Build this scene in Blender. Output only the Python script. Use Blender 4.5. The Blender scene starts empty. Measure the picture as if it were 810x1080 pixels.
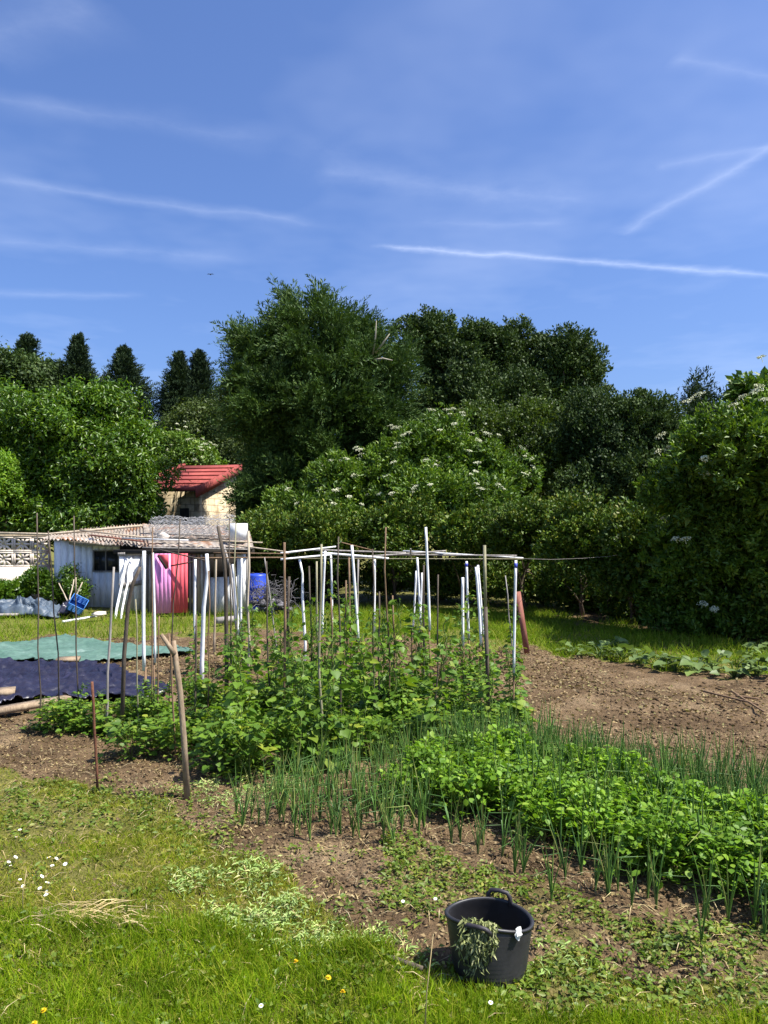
import bpy, math, random
import numpy as np
from mathutils import Vector

SC = bpy.context.scene
COL = SC.collection
R = np.random.default_rng(7)
random.seed(7)
F, CX, HY, CH = 811.0, 405.0, 560.0, 2.2      # focal length, centre column and horizon of the camera (photo pixels), eye height

# ------------------------------------------------------------------ coordinates
def P(px, py, Y):
    return np.array([(px - CX) / F * Y, Y, CH - (py - HY) / F * Y])

def G(px, py):
    Y = CH * F / (py - HY)
    return np.array([(px - CX) / F * Y, Y, 0.0])

def to_px(x, y):
    return CX + F * x / y, HY + F * CH / y

def vnoise(x, y, s, seed=0):
    x = np.asarray(x, float) / s; y = np.asarray(y, float) / s
    xi = np.floor(x).astype(np.int64); yi = np.floor(y).astype(np.int64)
    fx = x - xi; fy = y - yi
    fx = fx * fx * (3 - 2 * fx); fy = fy * fy * (3 - 2 * fy)
    def h(a, b):
        n = (a * 374761393 + b * 668265263 + seed * 974634541) & 0x7fffffff
        n = ((n ^ (n >> 13)) * 1274126177) & 0x7fffffff
        return ((n ^ (n >> 16)) & 0xffff) / 65535.0
    return (h(xi, yi) * (1 - fx) + h(xi + 1, yi) * fx) * (1 - fy) + (h(xi, yi + 1) * (1 - fx) + h(xi + 1, yi + 1) * fx) * fy

def inpoly(px, py, poly):
    px = np.asarray(px, float); py = np.asarray(py, float)
    c = np.zeros(px.shape, bool)
    n = len(poly)
    for i in range(n):
        x0, y0 = poly[i]; x1, y1 = poly[(i + 1) % n]
        if y0 == y1: continue
        k = ((y0 > py) != (y1 > py)) & (px < (x1 - x0) * (py - y0) / (y1 - y0) + x0)
        c ^= k
    return c

# the zones of the plot, as seen on the ground (converted to metres point by point)
LAWN = [(-600, 958), (60, 960), (130, 972), (250, 980), (330, 992), (400, 1012), (470, 1042), (560, 1052), (650, 1062), (810, 1078), (1300, 1100), (1300, 3000), (-900, 3000)]
MOWN = [(-600, 808), (0, 808), (60, 815), (140, 834), (190, 860), (230, 888), (270, 918), (330, 948), (370, 985), (400, 1012), (330, 992), (250, 980), (130, 972), (60, 960), (-600, 958)]
RIGHTG = [(545, 1020), (600, 1000), (640, 1012), (700, 1030), (810, 1022), (1300, 1020), (1300, 1100), (810, 1078), (650, 1062), (560, 1052), (470, 1042), (430, 1020), (480, 1000)]
WEEDY = [(400, 900), (480, 905), (560, 930), (650, 955), (720, 975), (850, 990), (850, 1010), (700, 1000), (620, 975), (590, 1000), (560, 985), (500, 945), (440, 960), (400, 945)]
STRIPL = [(-400, 647), (272, 647), (282, 664), (230, 668), (150, 672), (110, 676), (60, 672), (0, 677), (-400, 690)]
STRIPC = [(262, 640), (420, 640), (560, 645), (620, 655), (700, 668), (820, 680), (1400, 700), (1400, 735), (840, 712), (740, 708), (690, 701), (620, 690), (560, 684), (500, 681), (430, 672), (330, 668), (270, 664)]

def zone_grass(x, y):
    """how much grass grows at a ground point: 0 bare soil, 1 lawn"""
    px, py = to_px(x, y)
    wx = (vnoise(x, y, .35, 3) - .5) * 34 + (vnoise(x, y, .12, 4) - .5) * 14
    wy = ((vnoise(x, y, .35, 5) - .5) * 26 + (vnoise(x, y, .12, 6) - .5) * 12) * np.clip((py - HY) / 250, .12, 1)
    a = np.zeros(np.shape(px))
    qx, qy = px + wx, py + wy
    a = np.where(inpoly(qx, qy, LAWN), 1.0, a)
    a = np.where(inpoly(qx, qy, MOWN), .75, a)
    a = np.where(inpoly(qx, qy, RIGHTG), .5, a)
    a = np.where(inpoly(qx, qy, WEEDY), .3, a)
    a = np.where(inpoly(qx, qy, STRIPL) | inpoly(qx, qy, STRIPC), 1.0, a)
    a = np.where(py < 646, .8, a)
    return a

def gh(x, y):
    """height of the ground"""
    x = np.asarray(x, float); y = np.asarray(y, float)
    near = np.clip((30 - y) / 20, 0, 1)
    h = (vnoise(x, y, .9, 11) - .5) * .06 + (vnoise(x, y, .28, 12) - .5) * .05
    h = h + (np.abs(vnoise(x, y, .11, 13) - .5) * .05 + (vnoise(x, y, .05, 14) - .5) * .022)
    return h * near - .02

# ------------------------------------------------------------------ mesh building
class Geo:
    def __init__(s): s.v = []; s.q = []; s.t = []; s.n = 0
    def add(s, V, Q=None, T=None):
        V = np.asarray(V, float).reshape(-1, 3)
        if Q is not None and len(Q): s.q.append(np.asarray(Q, np.int64).reshape(-1, 4) + s.n)
        if T is not None and len(T): s.t.append(np.asarray(T, np.int64).reshape(-1, 3) + s.n)
        s.v.append(V); s.n += len(V)
        return s
    def mesh(s, name, smooth=False):
        V = np.concatenate(s.v)
        Q = np.concatenate(s.q) if s.q else np.zeros((0, 4), np.int64)
        T = np.concatenate(s.t) if s.t else np.zeros((0, 3), np.int64)
        m = bpy.data.meshes.new(name)
        m.vertices.add(len(V)); m.vertices.foreach_set('co', V.astype(np.float32).ravel())
        loops = np.concatenate([Q.ravel(), T.ravel()]).astype(np.int32)
        m.loops.add(len(loops)); m.loops.foreach_set('vertex_index', loops)
        tot = np.concatenate([np.full(len(Q), 4), np.full(len(T), 3)]).astype(np.int32)
        st = np.concatenate([[0], np.cumsum(tot)[:-1]]).astype(np.int32) if len(tot) else tot
        m.polygons.add(len(tot)); m.polygons.foreach_set('loop_start', st); m.polygons.foreach_set('loop_total', tot)
        if smooth: m.polygons.foreach_set('use_smooth', np.ones(len(tot), bool))
        m.update(calc_edges=True); m.validate()
        return m

def link(name, data, mat=None, parent=None, loc=None):
    o = bpy.data.objects.new(name, data); COL.objects.link(o)
    if mat is not None and data is not None and not data.materials: data.materials.append(mat)
    if parent is not None: o.parent = parent
    if loc is not None: o.location = [float(c) for c in loc]
    return o

def tag(o, label=None, cat=None, group=None, kind=None):
    if label: o['label'] = label
    if cat: o['category'] = cat
    if group: o['group'] = group
    if kind: o['kind'] = kind
    return o

def empty(name, loc, label, cat, group=None):
    o = link(name, None, None, None, loc); o.empty_display_size = .1
    return tag(o, label, cat, group)

def sub(V, o):      # world points into the frame of an unrotated root
    return np.asarray(V, float) - np.array(o.location)

def part(name, geo, mat, root, smooth=False):
    """geo is in world coordinates; root is an unrotated empty or mesh"""
    off = np.zeros(3)
    p = root
    while p is not None:
        off += np.array(p.location); p = p.parent
    geo.v = [v - off for v in geo.v]
    return link(name, geo.mesh(name, smooth), mat, root)

def solo(name, geo, mat, label, cat, group=None, smooth=False, kind=None):
    V = np.concatenate(geo.v); c = V.mean(0); c[2] = V[:, 2].min()
    geo.v = [v - c for v in geo.v]
    o = link(name, geo.mesh(name, smooth), mat, None, c)
    return tag(o, label, cat, group, kind)

def tube(g, pts, rad, sides=8, caps=True, wob=0, rng=R):
    pts = np.asarray(pts, float); n = len(pts)
    rad = np.broadcast_to(np.asarray(rad, float), (n,))
    d = np.gradient(pts, axis=0); d /= np.linalg.norm(d, axis=1)[:, None] + 1e-9
    up = np.array([0, 0, 1.0]) if abs(d[0][2]) < .9 else np.array([0, 1.0, 0])
    V = []
    a = np.arange(sides) * 2 * math.pi / sides
    for i in range(n):
        s = np.cross(d[i], up); s /= np.linalg.norm(s) + 1e-9
        t = np.cross(s, d[i])
        r = rad[i] * (1 + (rng.random(sides) - .5) * wob) if wob else rad[i]
        V.append(pts[i] + (np.cos(a) * r)[:, None] * s + (np.sin(a) * r)[:, None] * t)
    V = np.concatenate(V); Q = []
    for i in range(n - 1):
        for k in range(sides):
            Q.append((i * sides + k, i * sides + (k + 1) % sides, (i + 1) * sides + (k + 1) % sides, (i + 1) * sides + k))
    T = []
    if caps:
        V = np.concatenate([V, pts[:1], pts[-1:]])
        b = n * sides
        for k in range(sides):
            T.append((b, (k + 1) % sides, k)); T.append((b + 1, (n - 1) * sides + k, (n - 1) * sides + (k + 1) % sides))
    g.add(V, Q, T)
    return g

BOXQ = [(0, 3, 2, 1), (4, 5, 6, 7), (0, 1, 5, 4), (1, 2, 6, 5), (2, 3, 7, 6), (3, 0, 4, 7)]
def hexa(g, c):          # eight corners: four below, four above
    g.add(c, BOXQ); return g

def box(g, a, b):
    x0, y0, z0 = a; x1, y1, z1 = b
    return hexa(g, [(x0, y0, z0), (x1, y0, z0), (x1, y1, z0), (x0, y1, z0), (x0, y0, z1), (x1, y0, z1), (x1, y1, z1), (x0, y1, z1)])

def plank(g, a, b, w, t, up=(0, 0, 1)):
    """a board from a to b, w wide and t thick"""
    a = np.asarray(a, float); b = np.asarray(b, float); d = b - a; d /= np.linalg.norm(d)
    s = np.cross(d, up); s /= np.linalg.norm(s) + 1e-9; n = np.cross(s, d)
    c = []
    for h in (-.5, .5):
        for p, e in ((a, -1), (a, 1), (b, 1), (b, -1)):
            c.append(p + s * e * w / 2 + n * h * t)
    return hexa(g, c)

def wallslab(g, x0, x1, y0, y1, z0, z1, t=.06):
    """vertical slab from (x0,y0) to (x1,y1); z1 may be a pair (top at each end); t is its thickness away from the viewer"""
    if not isinstance(z1, tuple): z1 = (z1, z1)
    d = np.array([x1 - x0, y1 - y0]); d = d / np.linalg.norm(d); n = np.array([-d[1], d[0]]) * t
    c = [(x0, y0, z0), (x1, y1, z0), (x1 + n[0], y1 + n[1], z0), (x0 + n[0], y0 + n[1], z0),
         (x0, y0, z1[0]), (x1, y1, z1[1]), (x1 + n[0], y1 + n[1], z1[1]), (x0 + n[0], y0 + n[1], z1[0])]
    return hexa(g, c)

# leaf templates: x across, y along, z normal
def tpl(v, q=(), t=()): return (np.array(v, float), np.array(q, np.int64).reshape(-1, 4), np.array(t, np.int64).reshape(-1, 3))
KITE = tpl([(0, 0, 0), (.5, .45, .1), (0, 1, -.1), (-.5, .45, .1)], [(0, 1, 2, 3)])
LANCE = tpl([(0, 0, 0), (.5, .4, .14), (0, 1, -.16), (-.5, .4, .14), (0, .45, 0)], [(0, 1, 2, 4), (0, 4, 2, 3)])
HEART = tpl([(0, 0, 0), (.3, -.1, .05), (.5, .22, .1), (.3, .62, .06), (0, 1, -.14), (-.3, .62, .06), (-.5, .22, .1), (-.3, -.1, .05), (0, .42, -.01)],
            [(0, 1, 2, 8), (8, 2, 3, 4), (0, 8, 6, 7), (8, 4, 5, 6)])
OVAL = tpl([(0, 0, 0), (.42, .25, .08), (.48, .6, .08), (0, 1, -.06), (-.48, .6, .08), (-.42, .25, .08), (0, .5, -.02)],
           [(0, 1, 2, 6), (6, 2, 3, 4), (0, 6, 4, 5)])
BLADE = tpl([(-.5, 0, 0), (.5, 0, 0), (.38, .45, .06), (-.38, .45, .06), (.2, .8, .22), (-.2, .8, .22), (0, 1, .42)], [(0, 1, 2, 3), (3, 2, 4, 5)], [(5, 4, 6)])
STAR = tpl([(0, 0, 0)] + [((.5 if i % 2 == 0 else .22) * math.cos(i * math.pi / 8), (.5 if i % 2 == 0 else .22) * math.sin(i * math.pi / 8), .04) for i in range(16)],
           (), [(0, i + 1, (i + 1) % 16 + 1) for i in range(16)])

def nrm(a): return a / (np.linalg.norm(a, axis=-1, keepdims=True) + 1e-9)

def inst(g, T, pos, along, normal, length, width):
    v, q, t = T
    pos = np.asarray(pos, float); N = len(pos)
    if N == 0: return g
    y = nrm(np.broadcast_to(np.asarray(along, float), (N, 3)))
    n = np.broadcast_to(np.asarray(normal, float), (N, 3))
    x = nrm(np.cross(y, n)); z = np.cross(x, y)
    L = np.broadcast_to(np.asarray(length, float), (N,)); W = np.broadcast_to(np.asarray(width, float), (N,))
    V = pos[:, None] + (v[None, :, 0, None] * W[:, None, None]) * x[:, None] + (v[None, :, 1, None] * L[:, None, None]) * y[:, None] + (v[None, :, 2, None] * L[:, None, None]) * z[:, None]
    k = len(v); o = (np.arange(N) * k)[:, None, None]
    g.add(V.reshape(-1, 3), (q[None] + o).reshape(-1, 4) if len(q) else None, (t[None] + o).reshape(-1, 3) if len(t) else None)
    return g

def rdir(n, rng=R): return nrm(rng.normal(size=(n, 3)))

# ------------------------------------------------------------------ materials
def newmat(name):
    m = bpy.data.materials.new(name); m.use_nodes = True
    nt = m.node_tree; nt.nodes.clear()
    out = nt.nodes.new('ShaderNodeOutputMaterial')
    return m, nt, out

def nd(nt, t, **kw):
    n = nt.nodes.new(t)
    for k, v in kw.items():
        if k.startswith('i_'): n.inputs[k[2:].replace('_', ' ')].default_value = v
        else: setattr(n, k, v)
    return n

def mixc(nt, fac, a, b, mode='MIX'):
    n = nt.nodes.new('ShaderNodeMix'); n.data_type = 'RGBA'; n.blend_type = mode
    for s, v in ((n.inputs[0], fac), (n.inputs[6], a), (n.inputs[7], b)):
        if hasattr(v, 'is_output') or isinstance(v, bpy.types.NodeSocket): nt.links.new(v, s)
        elif isinstance(v, (int, float)): s.default_value = v
        else: s.default_value = (*v, 1) if len(v) == 3 else v
    return n.outputs[2]

def noise(nt, scale, detail=3, rough=.55, coord='Object', dist=0):
    tc = nt.nodes.new('ShaderNodeTexCoord') if coord != 'Pos' else None
    n = nd(nt, 'ShaderNodeTexNoise'); n.inputs['Scale'].default_value = scale
    n.inputs['Detail'].default_value = detail; n.inputs['Roughness'].default_value = rough
    n.inputs['Distortion'].default_value = dist
    if tc: nt.links.new(tc.outputs[coord], n.inputs['Vector'])
    else:
        gm = nt.nodes.new('ShaderNodeNewGeometry'); nt.links.new(gm.outputs['Position'], n.inputs['Vector'])
    return n.outputs['Fac']

def ramp(nt, fac, stops):
    r = nt.nodes.new('ShaderNodeValToRGB')
    while len(r.color_ramp.elements) < len(stops): r.color_ramp.elements.new(.5)
    for e, (p, c) in zip(r.color_ramp.elements, stops):
        e.position = p; e.color = (*c, 1) if len(c) == 3 else c
    nt.links.new(fac, r.inputs['Fac'])
    return r.outputs['Color']

def leafmat(name, a, b, c=None, trans=.3, rough=.5, spec=.35, patch=.6):
    m, nt, out = newmat(name)
    gm = nt.nodes.new('ShaderNodeNewGeometry')
    col = ramp(nt, gm.outputs['Random Per Island'], [(0, a), (.75, b), (1, c or b)])
    pn = noise(nt, patch, 2, .5, 'Pos')
    var = ramp(nt, pn, [(.3, (.72, .74, .8)), (.7, (1.22, 1.18, 1.0))])
    col = mixc(nt, 1.0, col, var, 'MULTIPLY')
    b_ = nd(nt, 'ShaderNodeBsdfPrincipled'); nt.links.new(col, b_.inputs['Base Color'])
    b_.inputs['Roughness'].default_value = rough; b_.inputs['Specular IOR Level'].default_value = spec
    tr = nd(nt, 'ShaderNodeBsdfTranslucent')
    tcol = mixc(nt, 1.0, col, (1.25, 1.3, .55), 'MULTIPLY'); nt.links.new(tcol, tr.inputs['Color'])
    mx = nt.nodes.new('ShaderNodeMixShader'); mx.inputs[0].default_value = trans
    nt.links.new(b_.outputs[0], mx.inputs[1]); nt.links.new(tr.outputs[0], mx.inputs[2])
    nt.links.new(mx.outputs[0], out.inputs['Surface'])
    return m

def solid(name, a, b, scale=6, rough=.75, spec=.3, bump=.3, bscale=None, stretch=None, c=None, metal=0, lo=.35, hi=.65, coord='Object', bdist=.01):
    m, nt, out = newmat(name)
    tc = nt.nodes.new('ShaderNodeTexCoord')
    mp = nt.nodes.new('ShaderNodeMapping'); mp.inputs['Scale'].default_value = stretch or (1, 1, 1)
    nt.links.new(tc.outputs[coord], mp.inputs['Vector'])
    def nz(s, d=4, r=.6):
        n = nd(nt, 'ShaderNodeTexNoise'); n.inputs['Scale'].default_value = s; n.inputs['Detail'].default_value = d; n.inputs['Roughness'].default_value = r
        nt.links.new(mp.outputs[0], n.inputs['Vector']); return n.outputs['Fac']
    col = ramp(nt, nz(scale), [(lo, a), (hi, b)] + ([(min(hi + .12, 1), c)] if c else []))
    fine = ramp(nt, nz(scale * 7, 3), [(.3, (.78, .78, .78)), (.7, (1.12, 1.12, 1.12))])
    col = mixc(nt, .8, col, fine, 'MULTIPLY')
    p = nd(nt, 'ShaderNodeBsdfPrincipled'); nt.links.new(col, p.inputs['Base Color'])
    p.inputs['Roughness'].default_value = rough; p.inputs['Specular IOR Level'].default_value = spec; p.inputs['Metallic'].default_value = metal
    if bump:
        bp = nt.nodes.new('ShaderNodeBump'); bp.inputs['Strength'].default_value = bump; bp.inputs['Distance'].default_value = bdist
        nt.links.new(nz(bscale or scale * 4), bp.inputs['Height']); nt.links.new(bp.outputs[0], p.inputs['Normal'])
    nt.links.new(p.outputs[0], out.inputs['Surface'])
    return m

M = {}
M['grass'] = leafmat('grass', (.10, .19, .006), (.205, .305, .008), (.38, .38, .05), trans=.42, rough=.65, spec=.12, patch=2.2)
M['grass_dry'] = leafmat('dry grass', (.15, .22, .012), (.27, .28, .03), (.44, .36, .12), trans=.38, rough=.7, spec=.12, patch=2.5)
M['grass_back'] = leafmat('tall grass', (.10, .19, .012), (.19, .275, .015), (.32, .32, .06), trans=.42, rough=.65, spec=.12, patch=.8)
M['weed'] = leafmat('weed leaves', (.09, .16, .018), (.16, .225, .028), (.28, .27, .06), trans=.35, patch=4)
M['cut'] = leafmat('cut weeds', (.22, .34, .09), (.36, .47, .16), (.48, .46, .22), trans=.2, rough=.7, patch=5)
M['straw'] = leafmat('straw', (.32, .24, .12), (.46, .36, .19), (.55, .46, .28), trans=.1, rough=.7, patch=4)
M['litter'] = leafmat('dry litter', (.17, .12, .06), (.28, .21, .11), (.2, .2, .06), trans=.1, rough=.8, patch=4)
M['bean'] = leafmat('bean leaves', (.07, .15, .016), (.14, .245, .024), (.27, .32, .035), trans=.36, rough=.5, spec=.3, patch=2.5)
M['potato'] = leafmat('crop leaves', (.10, .21, .018), (.17, .31, .025), (.25, .37, .04), trans=.36, rough=.48, spec=.3, patch=2.5)
M['onion'] = leafmat('onion leaves', (.07, .155, .038), (.125, .245, .042), (.27, .29, .09), trans=.2, rough=.45, spec=.4, patch=3)
M['squash'] = leafmat('squash leaves', (.09, .15, .04), (.15, .22, .07), (.18, .25, .07), trans=.3, patch=2)
M['laurel'] = leafmat('laurel leaves', (.045, .105, .008), (.085, .17, .012), (.17, .26, .02), trans=.28, rough=.38, spec=.4, patch=.5)
M['conifer'] = leafmat('cypress sprays', (.034, .072, .018), (.062, .115, .024), (.10, .15, .03), trans=.12, rough=.6, spec=.2, patch=.45)
M['spruce'] = leafmat('spruce needles', (.022, .042, .022), (.035, .06, .028), (.05, .075, .03), trans=.08, rough=.65, spec=.15, patch=.4)
M['oak'] = leafmat('oak leaves', (.028, .055, .015), (.052, .09, .024), (.09, .13, .04), trans=.14, rough=.6, spec=.2, patch=.5)
M['willow'] = leafmat('pale tree leaves', (.05, .085, .02), (.085, .125, .028), (.11, .15, .035), trans=.25, rough=.55, patch=.5)
M['mid'] = leafmat('mid green leaves', (.042, .08, .014), (.075, .12, .02), (.11, .15, .03), trans=.25, rough=.5, patch=.6)
M['elder'] = leafmat('elder leaves', (.06, .125, .014), (.115, .205, .02), (.18, .25, .03), trans=.24, rough=.5, patch=.6)
M['hedge'] = leafmat('hedge leaves', (.042, .09, .011), (.092, .155, .015), (.2, .21, .03), trans=.13, rough=.5, spec=.25, patch=.7)
M['umbel'] = solid('cream florets', (.5, .52, .33), (.68, .68, .48), 20, .8, bump=0)
M['yellow'] = solid('yellow petals', (.75, .5, .01), (.85, .6, .02), 60, .6, bump=0)
M['white_petal'] = solid('white petals', (.75, .75, .72), (.85, .85, .82), 60, .7, bump=0)
M['bark'] = solid('bark', (.07, .05, .035), (.16, .12, .085), 5, .9, bump=.8, stretch=(3, 3, .6), bdist=.03)
M['deadwood'] = solid('bleached dead wood', (.3, .26, .2), (.42, .38, .3), 6, .85, stretch=(3, 3, .6))
M['stem'] = solid('green stems', (.09, .14, .03), (.15, .19, .05), 10, .6, bump=0)
M['cane_dark'] = solid('weathered dark cane', (.055, .042, .032), (.12, .095, .07), 9, .8, stretch=(4, 4, .7))
M['cane_brown'] = solid('brown cane', (.13, .08, .045), (.25, .16, .09), 9, .75, stretch=(4, 4, .7))
M['bamboo'] = solid('old bamboo', (.19, .18, .10), (.32, .29, .18), 6, .6, stretch=(4, 4, .7), c=(.14, .12, .07))
M['grey_wood'] = solid('silvered wood', (.2, .18, .16), (.36, .33, .3), 5, .85, stretch=(5, 5, .5), c=(.13, .11, .09))
M['pale_wood'] = solid('pale wood', (.33, .26, .18), (.52, .44, .33), 5, .8, stretch=(5, 5, .5), c=(.2, .14, .09))
M['white_pole'] = solid('white plastic pipe', (.5, .47, .41), (.8, .8, .8), 4, .5, spec=.35, bump=.08, stretch=(6, 6, 1.2), c=(.84, .84, .84), lo=.26, hi=.46)
M['rust'] = solid('rusty iron', (.09, .035, .02), (.18, .075, .04), 14, .85, bump=.5)
M['redwood'] = solid('faded red board', (.2, .07, .05), (.31, .13, .09), 5, .8, stretch=(5, 5, .5), c=(.22, .15, .1))
M['stake'] = solid('stripped branch', (.2, .14, .09), (.34, .26, .17), 7, .85, bump=.6, stretch=(3, 3, .7))
M['black_rubber'] = solid('black tub plastic', (.013, .0125, .014), (.028, .027, .029), 5, .45, spec=.5, bump=.12, c=(.085, .08, .075))
M['handle_plastic'] = solid('black handle plastic', (.03, .026, .03), (.05, .045, .05), 8, .5, bump=.1)
M['shed_white'] = solid('limewashed boards', (.6, .6, .6), (.8, .8, .8), 1.6, .85, bump=.3, stretch=(2.2, 2.2, .5), c=(.84, .84, .83), lo=.28, hi=.5)
M['panel_white'] = solid('white door paint', (.66, .66, .66), (.82, .82, .82), 2.5, .7, bump=.2, stretch=(2, 2, .6), c=(.42, .4, .38))
M['pink'] = solid('lilac pink paint', (.62, .22, .48), (.74, .31, .6), 2.4, .65, stretch=(3, 3, .6), c=(.7, .12, .2))
M['red_paint'] = solid('red door paint', (.62, .07, .1), (.72, .12, .15), 2.5, .65, stretch=(3, 3, .6), c=(.5, .09, .1))
M['red_roof'] = solid('red roof metal', (.23, .05, .045), (.36, .085, .07), .9, .8, spec=.2, bump=.25, c=(.24, .085, .07))
M['dark'] = solid('dark boards and painted shadow', (.02, .017, .014), (.04, .033, .027), 3, .9)
M['glass_dark'] = solid('dirty dark window', (.018, .02, .022), (.045, .05, .052), 4, .25, spec=.5, bump=0)
M['concrete'] = solid('cream concrete block', (.56, .48, .40), (.7, .62, .53), 5, .9, bump=.5, c=(.33, .28, .22))
M['cement_roof'] = solid('weathered corrugated sheet', (.15, .115, .085), (.34, .30, .26), 1.9, .9, bump=.5, c=(.24, .125, .07), lo=.36, hi=.52)
M['wire'] = solid('galvanised wire', (.34, .34, .35), (.52, .52, .53), 10, .5, bump=0, metal=.3)
M['blue_plastic'] = solid('blue plastic', (.02, .05, .42), (.04, .09, .55), 4, .4, bump=.05)
M['blue_crate'] = solid('blue crate plastic', (.05, .19, .55), (.09, .27, .65), 5, .45, bump=.05)
M['green_sheet'] = solid('faded green groundsheet', (.06, .125, .095), (.105, .18, .145), 1.6, .6, spec=.3, bump=.25, bscale=9, c=(.26, .33, .29), bdist=.02)
M['purple_sheet'] = solid('dark weed membrane', (.012, .012, .026), (.022, .0215, .044), 1.8, .36, spec=.5, bump=.6, bscale=6, c=(.05, .048, .10), bdist=.03)
M['slate_tarp'] = solid('slate blue tarpaulin', (.035, .052, .075), (.085, .115, .15), 2.6, .5, spec=.4, bump=.4, c=(.17, .21, .26))
M['scrap'] = solid('mixed scrap', (.05, .047, .05), (.2, .19, .2), 9, .7)
M['bird'] = solid('dark feathers', (.02, .02, .02), (.04, .04, .04), 20, .8, bump=0)
M['wilted'] = leafmat('wilted weeds', (.14, .17, .06), (.28, .31, .12), (.4, .4, .22), trans=.15, rough=.7, patch=8)
M['string_blue'] = solid('blue twine', (.05, .06, .4), (.08, .1, .5), 20, .8, bump=0)

def brickmat():
    m, nt, out = newmat('cream brick')
    tc = nt.nodes.new('ShaderNodeTexCoord')
    br = nt.nodes.new('ShaderNodeTexBrick')
    br.inputs['Scale'].default_value = 1.0; br.inputs['Brick Width'].default_value = .55; br.inputs['Row Height'].default_value = .27
    br.inputs['Mortar Size'].default_value = .018
    br.inputs['Color1'].default_value = (.50, .40, .25, 1); br.inputs['Color2'].default_value = (.60, .50, .33, 1); br.inputs['Mortar'].default_value = (.33, .26, .17, 1)
    nt.links.new(tc.outputs['UV'], br.inputs['Vector'])
    n = noise(nt, 1.6, 5, .65)
    st = ramp(nt, n, [(.38, (.5, .42, .33)), (.5, (1, 1, 1))])
    col = mixc(nt, .75, br.outputs['Color'], st, 'MULTIPLY')
    p = nd(nt, 'ShaderNodeBsdfPrincipled'); p.inputs['Roughness'].default_value = .9
    nt.links.new(col, p.inputs['Base Color'])
    bp = nt.nodes.new('ShaderNodeBump'); bp.inputs['Strength'].default_value = .6; bp.inputs['Distance'].default_value = .02; bp.invert = True
    nt.links.new(br.outputs['Fac'], bp.inputs['Height']); nt.links.new(bp.outputs[0], p.inputs['Normal'])
    nt.links.new(p.outputs[0], out.inputs['Surface'])
    return m
M['brick'] = brickmat()

def groundmat():
    m, nt, out = newmat('garden earth')
    at = nd(nt, 'ShaderNodeAttribute', attribute_name='grass')
    n1 = noise(nt, 1.3, 5, .6, 'Pos'); n2 = noise(nt, 14, 5, .7, 'Pos'); n3 = noise(nt, 60, 3, .7, 'Pos')
    soil = ramp(nt, n1, [(.32, (.09, .058, .03)), (.52, (.165, .11, .06)), (.68, (.26, .185, .108))])
    sp = ramp(nt, n2, [(.3, (.55, .52, .5)), (.52, (1, 1, 1)), (.75, (1.35, 1.3, 1.15))])
    soil = mixc(nt, .9, soil, sp, 'MULTIPLY')
    sp2 = ramp(nt, n3, [(.32, (.6, .6, .6)), (.6, (1.1, 1.1, 1.1)), (.72, (1.7, 1.6, 1.3))])
    soil = mixc(nt, .7, soil, sp2, 'MULTIPLY')
    turf = ramp(nt, n2, [(.3, (.05, .07, .01)), (.5, (.14, .15, .025)), (.75, (.28, .24, .085))])
    turf = mixc(nt, .5, turf, sp2, 'MULTIPLY')
    col = mixc(nt, at.outputs['Fac'], soil, turf)
    p = nd(nt, 'ShaderNodeBsdfPrincipled'); p.inputs['Roughness'].default_value = .95; p.inputs['Specular IOR Level'].default_value = .15
    nt.links.new(col, p.inputs['Base Color'])
    bp = nt.nodes.new('ShaderNodeBump'); bp.inputs['Strength'].default_value = 1.0; bp.inputs['Distance'].default_value = .03
    ad = nt.nodes.new('ShaderNodeMath'); ad.operation = 'ADD'
    nt.links.new(n2, ad.inputs[0]); nt.links.new(n3, ad.inputs[1])
    nt.links.new(ad.outputs[0], bp.inputs['Height']); nt.links.new(bp.outputs[0], p.inputs['Normal'])
    nt.links.new(p.outputs[0], out.inputs['Surface'])
    return m
M['ground'] = groundmat()

# ------------------------------------------------------------------ ground
def build_ground():
    ys = np.concatenate([np.geomspace(.6, 3, 60)[:-1], np.geomspace(3, 26, 520), np.geomspace(26, 3000, 70)[1:]])
    ts = np.linspace(-1.5, 1.5, 420)
    ts = np.sign(ts) * (np.abs(ts) * .6 + np.abs(ts) ** 3 * .18)
    Yg, Tg = np.meshgrid(ys, ts, indexing='ij')
    Xg = Tg * (Yg + .6)
    Z = gh(Xg, Yg)
    V = np.stack([Xg, Yg, Z], -1).reshape(-1, 3)
    r, c = len(ys), len(ts)
    i = (np.arange(r - 1)[:, None] * c + np.arange(c - 1)[None]).ravel()
    g = Geo().add(V, np.stack([i, i + 1, i + c + 1, i + c], 1))
    me = g.mesh('ground', True)
    z = zone_grass(V[:, 0], V[:, 1])
    a = me.attributes.new('grass', 'FLOAT', 'POINT'); a.data.foreach_set('value', z.astype(np.float32))
    tag(link('ground', me, M['ground']), kind='structure')
    b = Geo(); b.add([(-3000, -3000, -.3), (3000, -3000, -.3), (3000, 3000, -.3), (-3000, 3000, -.3)], [(0, 1, 2, 3)])
    me2 = b.mesh('terrain'); a = me2.attributes.new('grass', 'FLOAT', 'POINT'); a.data.foreach_set('value', np.ones(4, np.float32))
    tag(link('terrain', me2, M['ground']), kind='structure')
build_ground()

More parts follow.
